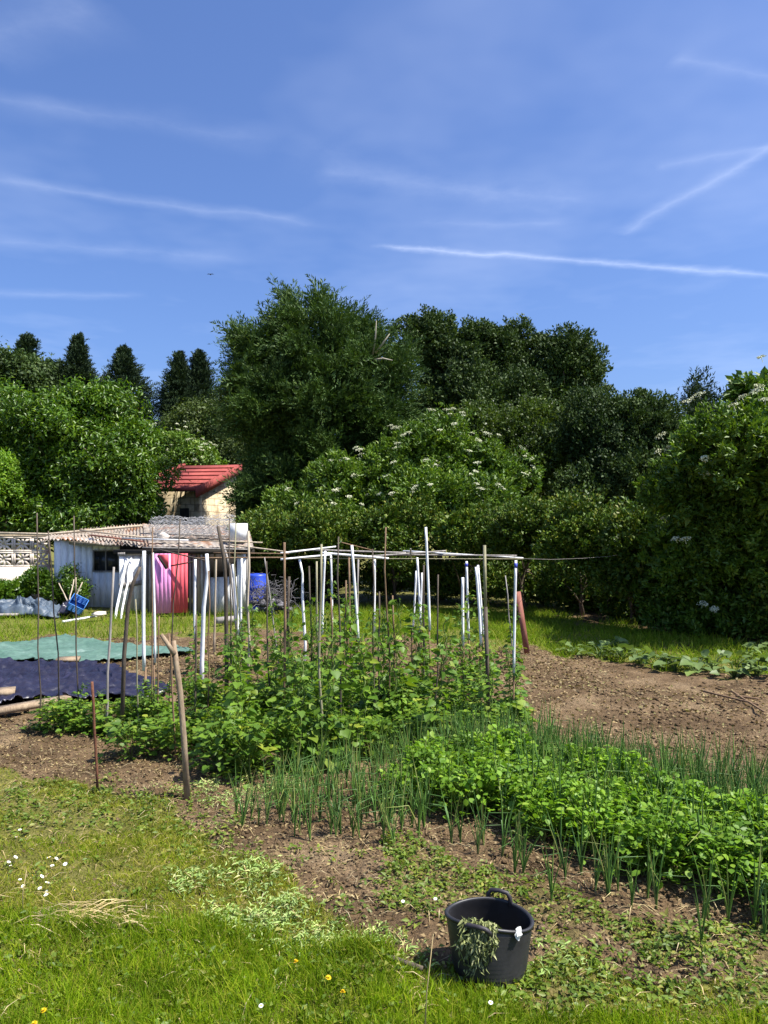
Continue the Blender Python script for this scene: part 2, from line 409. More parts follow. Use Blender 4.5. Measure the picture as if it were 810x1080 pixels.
def scatter(n, ylo, yhi, poly=None, thin=None, spread=.56, xlim=None):
    """n points on the ground in the wedge the camera sees, kept where poly (ground as seen) says"""
    y = np.sqrt(R.random(n) * (yhi ** 2 - ylo ** 2) + ylo ** 2)
    x = (R.random(n) * 2 - 1) * (spread * y + .3)
    px, py = to_px(x, y)
    k = np.ones(n, bool)
    if poly is not None:
        wx = (vnoise(x, y, .35, 3) - .5) * 34; wy = (vnoise(x, y, .35, 5) - .5) * 26 * np.clip((py - HY) / 250, .12, 1)
        k &= inpoly(px + wx, py + wy, poly)
    if thin is not None: k &= R.random(n) < thin(x, y)
    x, y = x[k], y[k]
    return np.stack([x, y, gh(x, y)], 1)

def blades(g, p, hmin, hmax, w, lean=.45):
    n = len(p)
    d = np.stack([R.normal(size=n) * lean, R.normal(size=n) * lean, np.ones(n)], 1)
    nn = np.stack([R.normal(size=n), R.normal(size=n), np.zeros(n)], 1)
    inst(g, BLADE, p - [0, 0, .005], d, nn, R.uniform(hmin, hmax, n), R.uniform(.7, 1.3, n) * w)

# front lawn
g = Geo()
blades(g, scatter(150000, 3.0, 5.0, LAWN, lambda x, y: np.clip(vnoise(x, y, .16, 30) * 1.7, .4, 1)), .04, .11, .0046, .6)
blades(g, scatter(22000, 3.6, 5.6, MOWN, lambda x, y: np.clip(vnoise(x, y, .35, 32) * 3.2 - 1.5, 0, 1)), .03, .08, .0048, .6)
blades(g, scatter(9000, 3.0, 5.0, LAWN, lambda x, y: np.clip(vnoise(x, y, .3, 31) * 3 - 1.4, 0, 1)), .08, .17, .005, .4)
solo('grass', g, M['grass'], 'lush green lawn grass along the bottom of the picture', 'grass', kind='stuff')
g = Geo()
blades(g, scatter(26000, 3.0, 5.0, LAWN, lambda x, y: np.clip(vnoise(x, y, .22, 44) * 3 - 1.2, 0, 1)), .03, .09, .0045, .7)
pt = lambda x, y: np.clip(vnoise(x, y, .45, 33) * 1.6 - .2, .1, 1)
blades(g, scatter(260000, 3.9, 7.2, MOWN, pt), .025, .065, .0045, .8)
blades(g, scatter(60000, 3.3, 4.3, RIGHTG, pt), .02, .055, .004, .8)
solo('grass', g, M['grass_dry'], 'thin mown yellowing grass at the edge of the bare soil', 'grass', kind='stuff')
g = Geo()
p = scatter(60000, 9.5, 25, STRIPL, lambda x, y: np.clip(vnoise(x, y, .6, 36) * 1.8 - .25, .05, 1))
blades(g, p, .08, .26, .013, .5)
p = scatter(150000, 10, 22, STRIPC, lambda x, y: vnoise(x, y, .7, 35) * 1.5 - .1)
blades(g, p, .06, .25, .012, .6)
solo('grass', g, M['grass_back'], 'tall bright weedy grass in front of the hedge and shed', 'grass', kind='stuff')

# low weeds, cut weeds, straw and litter
def flatleaves(g, p, l0, l1, wr, tilt=.5, lift=.02, T=KITE):
    n = len(p)
    d = rdir(n); d[:, 2] = np.abs(d[:, 2]) * .35
    nn = np.stack([R.normal(size=n) * tilt, R.normal(size=n) * tilt, np.ones(n)], 1)
    L = R.uniform(l0, l1, n)
    inst(g, T, p + np.stack([np.zeros(n), np.zeros(n), R.random(n) * lift], 1), d, nn, L, L * wr)

def clumped(n, k, ylo, yhi, poly, rad, thin=None):
    c = scatter(n, ylo, yhi, poly, thin)
    p = np.repeat(c, k, 0); p[:, :2] += R.normal(size=(len(p), 2)) * rad
    p[:, 2] = gh(p[:, 0], p[:, 1])
    return p

PATCHES_B = [(215, 870), (300, 885), (420, 905), (480, 990), (470, 1030), (400, 1000), (330, 940), (250, 900)]
PATCHES_C = [(400, 940), (560, 960), (820, 1010), (820, 1075), (560, 1050), (470, 1035)]
PATCHES = [[(400, 890), (470, 900), (560, 925), (660, 960), (850, 990), (850, 1010), (690, 1000), (560, 950), (480, 940), (440, 965), (390, 950)],
           [(-50, 825), (120, 820), (250, 850), (260, 905), (120, 880), (-50, 870)], MOWN, LAWN, RIGHTG]
g = Geo()
for poly, n, y0, y1 in ((PATCHES[0], 4500, 3.8, 6.5), (PATCHES[1], 2000, 5, 7.4), (MOWN, 500, 4, 7), (LAWN, 500, 3.2, 4.6), (RIGHTG, 1200, 3.3, 4.5), (PATCHES_B, 500, 3.9, 6.2), (PATCHES_C, 900, 3.4, 5)):
    flatleaves(g, clumped(n, 9, y0, y1, poly, .03), .02, .05, .5, .6, .045, LANCE)
solo('weeds', g, M['weed'], 'low green weeds dotted over the soil and lawn', 'weeds', kind='stuff')

CUT = [(175, 928), (250, 918), (300, 935), (340, 965), (385, 988), (430, 1005), (470, 1020), (440, 1022), (380, 1008), (300, 1000), (240, 985), (200, 960)]
CUT2 = [(205, 830), (250, 818), (330, 822), (330, 836), (250, 852), (215, 850)]
CUT3 = [(560, 1000), (600, 990), (640, 1005), (640, 1035), (590, 1045), (560, 1035)]
CUT4 = [(130, 835), (190, 828), (205, 848), (150, 850)]
g = Geo()
for poly, n in ((CUT, 2600), (CUT2, 700), (CUT3, 400), (CUT4, 250)):
    flatleaves(g, clumped(n * 9, 8, 3.6, 7.2, poly, .04, lambda x, y: np.clip(vnoise(x, y, .2, 37) * 1.5 - .2, 0, 1)), .02, .055, .22, .8, .05, LANCE)
solo('cut_weeds', g, M['cut'], 'pale pulled weeds strewn in a drift over grass and soil', 'weeds', kind='stuff')

g = Geo()
ST = [(-60, 940), (60, 945), (150, 955), (130, 985), (-60, 980)]
p = scatter(8000, 3.9, 5.2, ST, lambda x, y: np.clip(vnoise(x, y, .2, 45) * 2.6 - .8, 0, 1)); n = len(p)
p[:, 2] += R.random(n) * .03
d = np.stack([np.ones(n), R.normal(size=n) * .5, R.normal(size=n) * .12], 1)
inst(g, KITE, p, d, np.array([0, 0, 1.0]) + R.normal(size=(n, 3)) * .3, R.uniform(.08, .35, n), .006)
p = scatter(2600, 3.4, 7.5); n = len(p)
p[:, 2] += R.random(n) * .02
inst(g, KITE, p, np.stack([R.normal(size=n), R.normal(size=n), R.normal(size=n) * .1], 1), np.array([0, 0, 1.0]), R.uniform(.05, .2, n), .005)
solo('straw', g, M['straw'], 'dry straw stalks lying on the lawn at left', 'straw', kind='stuff')

SOIL = lambda x, y: np.where(zone_grass(x, y) < .4, 1.0, .12)
g = Geo()
p = scatter(26000, 3.6, 8.5, None, SOIL); flatleaves(g, p, .01, .035, .6, .7, .012)
p = scatter(26000, 8.5, 16, None, lambda x, y: SOIL(x, y) * np.clip(vnoise(x, y, 1.4, 38) * 2 - .35, .1, 1)); flatleaves(g, p, .02, .06, .6, .7, .02)
solo('litter', g, M['litter'], 'dry leaf scraps scattered over the bare soil', 'litter', kind='stuff')

# clods of earth
CLOD = None
def clods(g, p, s0, s1):
    v = np.array([(1, 0, 0), (-1, 0, 0), (0, 1, 0), (0, -1, 0), (0, 0, 1), (0, 0, -.6), (.6, .6, .6), (-.6, .6, .5), (.6, -.6, .5), (-.6, -.6, .6)], float)
    t = np.array([(4, 6, 7), (4, 7, 9), (4, 9, 8), (4, 8, 6), (0, 6, 8), (1, 9, 7), (2, 7, 6), (3, 8, 9), (0, 2, 6), (2, 1, 7), (1, 3, 9), (3, 0, 8), (5, 2, 0), (5, 1, 2), (5, 3, 1), (5, 0, 3)])
    n = len(p); k = len(v)
    s = s0 + (s1 - s0) * R.random(n) ** 3
    V = v[None] * (1 + (R.random((n, k, 1)) - .5) * .7) * s[:, None, None] * np.stack([R.uniform(.7, 1.5, n), R.uniform(.7, 1.5, n), R.uniform(.4, .8, n)], 1)[:, None]
    a = R.random(n) * 6.3; c, sn = np.cos(a)[:, None], np.sin(a)[:, None]
    V = np.stack([V[..., 0] * c - V[..., 1] * sn, V[..., 0] * sn + V[..., 1] * c, V[..., 2]], -1) + p[:, None]
    g.add(V.reshape(-1, 3), None, (t[None] + (np.arange(n) * k)[:, None, None]).reshape(-1, 3))
g = Geo()
clods(g, scatter(22000, 3.6, 8.5, None, lambda x, y: SOIL(x, y) * np.clip(vnoise(x, y, .3, 39) * 2 - .4, .05, 1)), .006, .023)
clods(g, scatter(24000, 8.5, 16, None, lambda x, y: SOIL(x, y) * np.clip(vnoise(x, y, .8, 40) * 2 - .4, .05, 1)), .01, .036)
me = g.mesh('clods'); a = me.attributes.new('grass', 'FLOAT', 'POINT'); a.data.foreach_set('value', np.zeros(g.n, np.float32))
tag(link('clods', me, M['ground']), 'brown clods of earth lying loose on the dug soil', 'soil', kind='stuff')

# ------------------------------------------------------------------ trees and bushes
def crown(rng, blobs, nclump, per, cr, L, W, T=KITE, flat=.6, back=.55, up=.6, outw=.5, rnd=.7, droop=.2, inner=.2, rough=.2, spiky=.0, fill=.22, br=.55):
    """leaf clumps spread over and through a set of ellipsoids (x,y,z,rx,ry,rz); returns geometry and clump centres"""
    B = np.array(blobs, float); B[:, 3:] = np.maximum(B[:, 3:] - br * .6, B[:, 3:] * .6)
    area = B[:, 3] * B[:, 5] + B[:, 3] * B[:, 4] + B[:, 4] * B[:, 5]
    w = area / area.sum()
    # boughs: lumps standing out of the main masses, with hollows between them
    nb = max(int(area.sum() * 4.2 / (br * br * 3.14) * 1.5), 8)
    wb = rng.choice(len(B), nb, p=w)
    ub = rdir(nb, rng)
    kb = ((ub[:, 1] < .35) | (rng.random(nb) < back)) & ((ub[:, 2] > -.75) | (rng.random(nb) < .4))
    wb, ub = wb[kb], ub[kb]
    lump = vnoise(ub[:, 0] * 2.3 + wb * 7.1 + ub[:, 1], ub[:, 2] * 2.3 + ub[:, 1] * 1.7, .8, 51) - .5
    radb = .92 + lump * rough * 2 + rng.normal(size=len(ub)) * .09 - inner * rng.random(len(ub)) ** 2
    cb = B[wb, :3] + ub * B[wb, 3:] * radb[:, None] - nrm(ub / B[wb, 3:]) * br * .5
    okb = cb[:, 2] > .15
    for i in range(len(B)):
        okb &= (wb == i) | ((((cb - B[i, :3]) / B[i, 3:]) ** 2).sum(1) > .45)
    cb, ub, wb = cb[okb], ub[okb], wb[okb]
    onb = nrm(ub / B[wb, 3:])
    bs = br * (.35 + 1.3 * rng.random(len(cb)) ** 1.6)
    nd_ = int(nclump * fill); ns = nclump - nd_
    q = rng.choice(len(cb), ns, p=bs ** 2 / (bs ** 2).sum())
    us = nrm(rdir(ns, rng) + onb[q] * .6 + np.array([0, 0, .35]))
    c1 = cb[q] + us * (bs[q] * (.55 + np.minimum(rng.gamma(2.2, .22, ns), .85)))[:, None] * np.array([1.05, 1.05, .85])
    b1 = np.concatenate([cb[q], np.stack([bs[q]] * 3, 1)], 1)
    q2 = rng.choice(len(B), nd_, p=w)
    u2 = rdir(nd_, rng)
    c2 = B[q2, :3] + u2 * B[q2, 3:] * rng.uniform(.2, .58, nd_)[:, None]
    c = np.concatenate([c1, c2]); u = np.concatenate([us, u2]); b = np.concatenate([b1, B[q2]])
    deep = np.arange(len(c)) >= ns
    ok = c[:, 2] > .1
    c, u, b, deep = c[ok], u[ok], b[ok], deep[ok]
    on = nrm(u / b[:, 3:])
    N = len(c) * per
    C = np.repeat(c, per, 0); O = np.repeat(on, per, 0); D = np.repeat(deep, per)
    cs = np.repeat(cr * .68 * rng.uniform(.5, 1.4, len(c)), per)
    off = rng.normal(size=(N, 3)) * .5
    off = off - O * (off * O).sum(1)[:, None] * (1 - flat)
    od = nrm(off)
    if spiky:
        ax = nrm(O * .55 + np.array([0, 0, 1.0]) * .8 + np.repeat(rng.normal(size=(len(c), 3)) * .25, per, 0))
        tt = rng.random(N)
        off = off * (.75 - .45 * tt)[:, None] + ax * (tt * spiky)[:, None]
    p = C + off * cs[:, None] * np.where(D, 1.5, 1.0)[:, None]
    n = nrm(O * outw * .6 + od * .55 + np.array([0, 0, up]) + rng.normal(size=(N, 3)) * rnd * .8)
    d = nrm(rng.normal(size=(N, 3)) + O * .5 + np.array([0, 0, -droop]) + (ax * 1.5 if spiky else 0))
    g = Geo()
    s = rng.uniform(.65, 1.25, N) * np.where(D, 1.5, 1.0)
    inst(g, T, p, d, n, L * s, W * s * np.where(D, 1.3, 1.0))
    return g, c[~deep]

def trunk_geo(rng, base, top, r, centres, nlimb=10, lean=.2):
    g = Geo()
    base = np.asarray(base, float); top = np.asarray(top, float)
    t = np.linspace(0, 1, 7)[:, None]
    pts = base + (top - base) * t + np.concatenate([np.zeros((1, 3)), rng.normal(size=(6, 3)) * [lean, lean, 0]]) * .5
    tube(g, pts, r * (1 - .8 * t[:, 0]), 8, True, .15, rng)
    for i in rng.choice(len(centres), min(nlimb, len(centres)), replace=False):
        k = rng.integers(1, 6)
        a, b = pts[k], centres[i]
        m = (a + b) / 2 + rng.normal(size=3) * .15 + [0, 0, .15]
        tube(g, [a, (a + m) / 2 + [0, 0, .05], m, (m + b) / 2, b], np.linspace(r * .35, r * .05, 5), 5, False, 0, rng)
    return g

def pxblobs(lst, depth=.8):
    out = []
    for (cx, cy, rx, ry, Y) in lst:
        c = P(cx, cy, Y); s = Y / F
        out.append((*c, rx * s, max(rx, ry) * s * depth, ry * s))
    return out

def tree(name, label, cat, blobs, mat, seed, nclump, per, cr, L, W, base=None, trunk_r=.2, nlimb=10, group=None, leafpart='crown', stem='trunk', umbels=0, umbel_out=0.0, **kw):
    rng = np.random.default_rng(seed)
    bl = pxblobs(blobs)
    bx = np.array(bl)
    c0 = bx[:, :3].mean(0)
    if base is None: base = (c0[0], c0[1] + .3, -.05)
    root = empty(name, (base[0], base[1], 0), label, cat, group)
    g, cs = crown(rng, bl, int(nclump * 2.0), per, cr, L, W, **kw)
    top = (c0[0], c0[1] + .1, bx[:, 2].max() + .2)
    tg = trunk_geo(rng, base, top, trunk_r, cs, nlimb)
    part(leafpart, g, M[mat], root)
    part(stem, tg, M['bark'], root, True)
    if umbels:
        allc = cs[(cs[:, 1] < bx[:, 1].mean() + .3) & (cs[:, 2] > bx[:, 2].min() - .3)]
        pick = rng.choice(len(allc), min(umbels, len(allc)), replace=False)
        for i in pick:
            q = allc[i]
            b = bx[np.argmin((((q - bx[:, :3]) / bx[:, 3:]) ** 2).sum(1))]
            o = nrm((q - b[:3]) / b[3:])
            if o[2] < -.1: continue
            q = b[:3] + (q - b[:3]) * max(1, 1.04 / np.linalg.norm((q - b[:3]) / b[3:])) + o * (cr * .45 + umbel_out) + [0, 0, cr * .3 + umbel_out * .6]
            gg = Geo(); r = rng.uniform(.075, .135); n = 80
            ax = nrm(np.array([o[0] * .5, o[1] * .5, 1]) + rng.normal(size=3) * .15)
            e1 = nrm(np.cross(ax, [0.3, 1, 0])); e2 = np.cross(ax, e1)
            rr = np.sqrt(rng.random(n)) * r; aa = rng.random(n) * 6.283
            pp = q + (rr * np.cos(aa))[:, None] * e1 + (rr * np.sin(aa))[:, None] * e2 + ax * (-(rr / r) ** 2 * r * .25)[:, None]
            inst(gg, KITE, pp, rdir(n, rng), ax + rng.normal(size=(n, 3)) * .3, .03, .026)
            tube(gg, [q - ax * .12, q - ax * .03], .006, 4, False)
            part('flower_head', gg, M['umbel'], root)
    return root

tree('laurel_tree', 'broad bright green laurel tree standing behind the white shed', 'tree',
     [(95, 490, 82, 75, 28.4), (55, 455, 52, 48, 28.4), (98, 428, 44, 32, 28.4), (20, 515, 50, 60, 28.2), (142, 510, 28, 48, 28), (95, 545, 85, 30, 28.2), (-20, 470, 45, 60, 28.7)],
     'laurel', 1, 2300, 26, .5, .18, .072, base=(-10.6, 28.6, -.05), trunk_r=.22, T=LANCE, flat=.75, up=.6, droop=.3, rough=.26, inner=.3, br=.6)
tree('pale_bush', 'light yellow-green leafy bush at the left edge of the picture', 'bush',
     [(-2, 505, 16, 30, 26.4), (-12, 530, 24, 28, 26.4)], 'potato', 2, 260, 26, .4, .13, .055, trunk_r=.06, T=LANCE, leafpart='foliage', stem='stem')

# cypress: feathery sprays
def cypress(name, label, blobs, seed, nspray, per, slen, base, mat='conifer', trunk_r=.3, group=None, dead=None, lw=(.15, .035), br=.6, pw=1.0):
    rng = np.random.default_rng(seed)
    bl = np.array(pxblobs(blobs)); bl[:, 3:] = np.maximum(bl[:, 3:] - slen * .42, bl[:, 3:] * .5)
    area = bl[:, 3] * bl[:, 5]
    nspray = int(nspray * 2.2)
    area = area ** pw
    nb = max(int((bl[:, 3] * bl[:, 5]).sum() * 8.5 / (br * br * 3.14)), 10)
    wb = rng.choice(len(bl), nb, p=area / area.sum())
    ub = rdir(nb, rng); k = ((ub[:, 1] < .35) | (rng.random(nb) < .5)) & (ub[:, 2] > -.8)
    wb, ub = wb[k], ub[k]
    lump = vnoise(ub[:, 0] * 2.3 + wb * 7.1, ub[:, 2] * 2.3 + ub[:, 1], .6, 52) - .5
    cb = bl[wb, :3] + ub * bl[wb, 3:] * (.86 + lump * .4 + rng.normal(size=len(ub)) * .05)[:, None]
    ok = cb[:, 2] > .3
    for i in range(len(bl)): ok &= (wb == i) | ((((cb - bl[i, :3]) / bl[i, 3:]) ** 2).sum(1) > .45)
    cb, ub = cb[ok], ub[ok]
    nin = int(nspray * .25); ns = nspray - nin
    q = rng.integers(len(cb), size=ns)
    bdir = nrm(ub[q] * [1, 1, .6] * .75 + [0, 0, .5] + rng.normal(size=(len(cb), 3))[q] * .25)
    tb = rng.random(ns) * 1.2 - .5
    c1 = cb[q] + bdir * (tb * br * 1.5 * np.repeat(1, ns) * (.5 + rng.random(len(cb)) * .9)[q])[:, None] + rng.normal(size=(ns, 3)) * br * (.42 - .2 * tb)[:, None]
    wi = rng.choice(len(bl), nin, p=area / area.sum()); u2 = rdir(nin, rng)
    c2 = bl[wi, :3] + u2 * bl[wi, 3:] * rng.uniform(.2, .7, nin)[:, None]
    c = np.concatenate([c1, c2]); u = np.concatenate([ub[q], u2])
    ax = nrm(np.concatenate([bdir, u2]) + rng.normal(size=(len(c), 3)) * .45)
    ok = c[:, 2] > .2; c, u, ax = c[ok], u[ok], ax[ok]
    N = len(c) * per
    t = np.tile(np.linspace(0, 1, per), len(c))
    SL = np.repeat(slen * rng.uniform(.6, 1.35, len(c)), per)
    A = np.repeat(ax, per, 0); C = np.repeat(c, per, 0)
    pln = nrm(np.cross(ax, rdir(len(c), rng))); S = np.repeat(pln, per, 0)
    side = np.where(np.arange(N) % 2 == 0, 1.0, -1.0)
    p = C + A * (SL * t)[:, None] + S * (side * SL * .1 * (1 - t))[:, None] - np.array([0, 0, 1.0]) * (SL * .25 * t ** 2)[:, None]
    d = nrm(A + S * (side * .9 * (1 - .6 * t))[:, None] + rng.normal(size=(N, 3)) * .35)
    nn = nrm(np.cross(A, S) + rng.normal(size=(N, 3)) * .4)
    s = SL / slen * (1 - .45 * t) * rng.uniform(.8, 1.3, N)
    g = Geo(); inst(g, KITE, p, d, nn, lw[0] * 1.25 * s, lw[1] * 1.35 * s)
    root = empty(name, (base[0], base[1], 0), label, 'tree', group)
    part('crown', g, M[mat], root)
    top = (base[0], base[1], bl[:, 2].max() + .5)
    part('trunk', trunk_geo(rng, (base[0], base[1], -.05), top, trunk_r, c, 14), M['bark'], root, True)
    if dead:
        for pts in dead:
            tg = Geo(); tube(tg, [P(*q) for q in pts], np.linspace(.045, .012, len(pts)), 5)
            part('dead_branch', tg, M['deadwood'], root, True)
    return root
cypress('cypress_tree', 'tallest dark green cypress with a broad feathery crown in the middle', 
        [(330, 392, 78, 58, 28), (264, 400, 36, 46, 28), (392, 425, 48, 62, 27.5), (345, 470, 80, 78, 27.5), (318, 530, 62, 55, 27), (298, 450, 46, 62, 27.5), (364, 372, 42, 38, 28), (330, 352, 40, 38, 28), (300, 358, 32, 34, 28), (420, 440, 30, 50, 27.5)],
        3, 7200, 24, .85, (-2.4, 28.3),
        dead=[[(393, 375, 26.3), (396, 355, 26.1), (397, 338, 26.0)], [(396, 372, 26.2), (404, 362, 26.0), (411, 352, 25.9)], [(394, 380, 26.2), (404, 378, 26.0), (414, 380, 25.9)]])
# conifers beyond
def spire(name, label, px, top, w, bot, Y, seed, group):
    """a pointed conifer: tiers of drooping sprays round a straight trunk"""
    rng = np.random.default_rng(seed)
    a = P(px, top, Y); b = P(px, bot, Y); H = a[2] - b[2]; Rm = w / F * Y * (.72 + .14 * math.sin(seed * 2.3))
    n = 1500
    t = rng.random(n) ** .8                       # 0 at the tip
    az = rng.random(n) * 6.283
    lop = 1 + .42 * np.sin(az * 2 + t * 9 + seed) + .9 * (vnoise(t * 14, az * 2, 1, seed) - .5)
    rad = Rm * (.05 + t ** .8) * lop
    f = .35 + .65 * rng.random(n) ** .6
    o = np.stack([np.cos(az), np.sin(az), 0 * az], 1)
    c = np.array([a[0], a[1], a[2]]) - np.array([0, 0, 1.0]) * (t * H)[:, None] + o * (rad * f * .75)[:, None]
    ax = nrm(o * (.35 + t)[:, None] + np.array([0, 0, 1.0]) * (1.15 - .75 * t)[:, None] + rng.normal(size=(n, 3)) * .25)
    per = 18; N = n * per
    tt = np.tile(np.linspace(0, 1, per), n); SL = np.repeat((.4 + .95 * t) * rng.uniform(.45, 1.6, n), per)
    A = np.repeat(ax, per, 0); C = np.repeat(c, per, 0); S = np.repeat(nrm(np.cross(ax, rdir(n, rng))), per, 0)
    sd = np.where(np.arange(N) % 2 == 0, 1.0, -1.0)
    p = C + A * (SL * tt)[:, None] + S * (sd * SL * .12 * (1 - tt))[:, None] - np.array([0, 0, 1.0]) * (SL * .3 * tt ** 2)[:, None]
    d = nrm(A + S * (sd * .8 * (1 - .6 * tt))[:, None] + rng.normal(size=(N, 3)) * .3)
    g = Geo(); inst(g, KITE, p, d, nrm(np.cross(A, S) + rng.normal(size=(N, 3)) * .4), .24 * (1 - .4 * tt), .075 * (1 - .4 * tt))
    root = empty(name, (a[0], a[1], 0), label, 'tree', group)
    part('crown', g, M['spruce'], root)
    part('trunk', trunk_geo(rng, (a[0], a[1], -.05), (a[0], a[1], a[2] - .1), .2, c, 6, 0), M['bark'], root, True)
for i, (px, top, w, bot, Y, lab) in enumerate([
        (28, 356, 40, 470, 50, 'leftmost pointed dark conifer behind the laurel tree'),
        (82, 358, 42, 460, 48, 'narrow dark conifer rising above the middle of the laurel tree'),
        (131, 370, 46, 470, 47, 'dark conifer with a leaning side top right of the laurel crown'),
        (189, 376, 30, 480, 46, 'slim dark conifer with sky on its left side and a twin on its right'),
        (210, 374, 34, 480, 46.5, 'slim dark conifer close beside the big cypress, right of its twin')]):
    spire('conifer_tree', lab, px, top, w, bot, Y, 20 + i, 'pointed conifers behind the laurel')
tree('round_tree', 'dark broad tree filling the left edge below the conifer tops', 'tree', [(5, 405, 45, 38, 46), (-15, 440, 50, 45, 45), (40, 430, 35, 40, 46)], 'oak', 30, 800, 26, .8, .24, .13, trunk_r=.3)
tree('round_tree', 'grey-green rounded tree between the two left conifers', 'tree', [(56, 402, 22, 22, 54), (55, 430, 30, 30, 54), (100, 430, 30, 26, 54)], 'oak', 31, 500, 24, .8, .26, .15, trunk_r=.25)
tree('pale_tree', 'soft pale green tree in the gap left of the big cypress', 'tree', [(232, 448, 38, 40, 40), (212, 470, 40, 40, 40), (255, 480, 40, 50, 39), (225, 500, 45, 35, 39)], 'willow', 32, 1500, 28, .6, .16, .06, trunk_r=.2, up=.3)
tree('elder_bush', 'yellowish flowering elder just above the red roof', 'bush', [(182, 474, 28, 22, 37), (204, 488, 26, 16, 36.5), (165, 485, 22, 30, 37)], 'elder', 33, 480, 24, .55, .17, .075, trunk_r=.1, umbels=46, leafpart='foliage', stem='stem')
# oaks behind the hedge
tree('oak_tree', 'tall dark oak with a ragged top just right of the cypress', 'tree',
     [(478, 380, 52, 44, 34), (452, 365, 30, 28, 34), (535, 382, 48, 44, 34), (520, 430, 62, 46, 33), (470, 430, 45, 45, 33), (560, 400, 30, 34, 33.5)], 'oak', 34, 2300, 30, .62, .14, .075, base=(4.2, 34.5, -.05), trunk_r=.35, rough=.26, inner=.22, spiky=.5)
tree('oak_tree', 'smaller dark oak with a plume-like top right of the tall oak', 'tree', [(603, 388, 26, 34, 33), (590, 425, 36, 40, 32.5), (612, 420, 25, 30, 33)], 'oak', 35, 720, 30, .6, .14, .075, trunk_r=.25, rough=.26, spiky=.5)
tree('hawthorn_tree', 'mid-green bushy tree below the tall oak', 'tree', [(545, 465, 52, 42, 29), (505, 470, 40, 36, 28.5), (560, 500, 50, 40, 28)], 'mid', 36, 1500, 28, .5, .11, .06, trunk_r=.18, spiky=.5)
tree('hawthorn_tree', 'dark dome-shaped tree right of centre below the open sky', 'tree', [(650, 450, 52, 44, 27), (625, 480, 42, 50, 26.5), (690, 465, 36, 45, 26.5), (655, 505, 62, 46, 26)], 'oak', 37, 2000, 28, .5, .115, .062, trunk_r=.22, rough=.24, spiky=.4)
cypress('conifer_tree', 'small dark rounded conifer peeping above the right elder', [(733, 432, 22, 24, 29), (745, 460, 30, 35, 29), (715, 455, 20, 30, 29)], 38, 600, 12, .6, (12.0, 29.2), 'spruce', .15, lw=(.15, .04))
# elders with cream flower heads
tree('elder_bush', 'big flowering elder dotted with cream heads beside the cypress', 'bush',
     [(462, 490, 55, 46, 25), (420, 505, 45, 45, 24.8), (505, 505, 50, 36, 24.5), (470, 530, 70, 34, 24)], 'elder', 40, 1700, 26, .48, .14, .06, trunk_r=.12, umbels=90, leafpart='foliage', stem='stem', spiky=.6, T=LANCE)
tree('elder_bush', 'flowering elder in front of the foot of the cypress', 'bush',
     [(372, 525, 42, 34, 24.5), (318, 545, 30, 28, 24.3), (350, 560, 55, 28, 24)], 'elder', 41, 850, 26, .48, .14, .06, trunk_r=.12, umbels=34, leafpart='foliage', stem='stem', spiky=.6, T=LANCE)
tree('elder_bush', 'large flowering elder leaning in at the right edge', 'bush',
     [(775, 490, 66, 62, 14.6), (812, 440, 42, 42, 14.8), (728, 525, 46, 58, 15.2), (850, 500, 60, 90, 14.6), (790, 570, 80, 56, 15.4), (720, 595, 52, 52, 16.0), (800, 640, 80, 56, 16.0), (730, 650, 50, 40, 16.4), (735, 468, 30, 32, 15.2), (790, 415, 18, 26, 15)],
     'elder', 42, 2500, 32, .3, .125, .05, base=(7.2, 16.6, -.05), trunk_r=.12, umbel_out=.1, umbels=130, leafpart='foliage', stem='stem', spiky=.7, T=LANCE, inner=.3, br=.42)
# hedge of bushes
for i, (bl, lab, n) in enumerate([
        ([(285, 580, 32, 34, 23), (285, 605, 34, 30, 25.4)], 'dark leafy hedge bush at the right end of the shed', 520),
        ([(345, 570, 44, 36, 22.6), (340, 610, 48, 28, 25.2)], 'hedge bush behind the left half of the pole frame', 700),
        ([(415, 565, 50, 40, 22.2), (415, 610, 48, 28, 25)], 'hedge bush behind the middle of the pole frame', 760),
        ([(490, 565, 50, 38, 21.2), (490, 612, 50, 28, 24.2)], 'hedge bush behind the right end of the pole frame', 760),
        ([(560, 570, 48, 42, 20), (555, 616, 50, 30, 22.8)], 'yellow-tipped hedge bush right of the pole frame', 800),
        ([(622, 580, 48, 48, 18.5), (615, 628, 50, 32, 21.2)], 'hedge bush above the squash plants, with a wire running to it', 800),
        ([(675, 600, 46, 62, 17), (670, 645, 50, 32, 19.2)], 'deep shaded hedge bush beside the right elder', 800),
        ([(740, 630, 60, 48, 16.6), (830, 650, 60, 40, 15.6)], 'low dark hedge bush under the right elder', 800)]):
    tree('hedge_bush', lab, 'bush', bl, 'hedge', 50 + i, n, 30, .42, .1, .052, trunk_r=.06, nlimb=14, group='bushes of the hedge behind the plot', leafpart='foliage', stem='stem', spiky=.6, rough=.26, inner=.3, br=.42)
for k, (bl, lab) in enumerate([([(560, 520, 60, 40, 31), (620, 535, 60, 40, 31), (680, 535, 60, 40, 31), (600, 590, 90, 45, 31)], 'dark thicket filling the gap between hedge and dome-shaped tree'),
                               ([(30, 545, 60, 36, 31), (-20, 540, 50, 40, 31), (110, 560, 60, 30, 31), (240, 545, 30, 40, 38)], 'dark thicket under and behind the laurel tree'),
                               ([(760, 540, 60, 70, 19), (830, 560, 60, 70, 19), (780, 630, 90, 50, 19)], 'dark thicket behind the right elder')]):
    tree('thicket', lab, 'bush', bl, 'oak', 70 + k, 900, 28, .5, .13, .07, trunk_r=.1, leafpart='foliage', stem='stem')
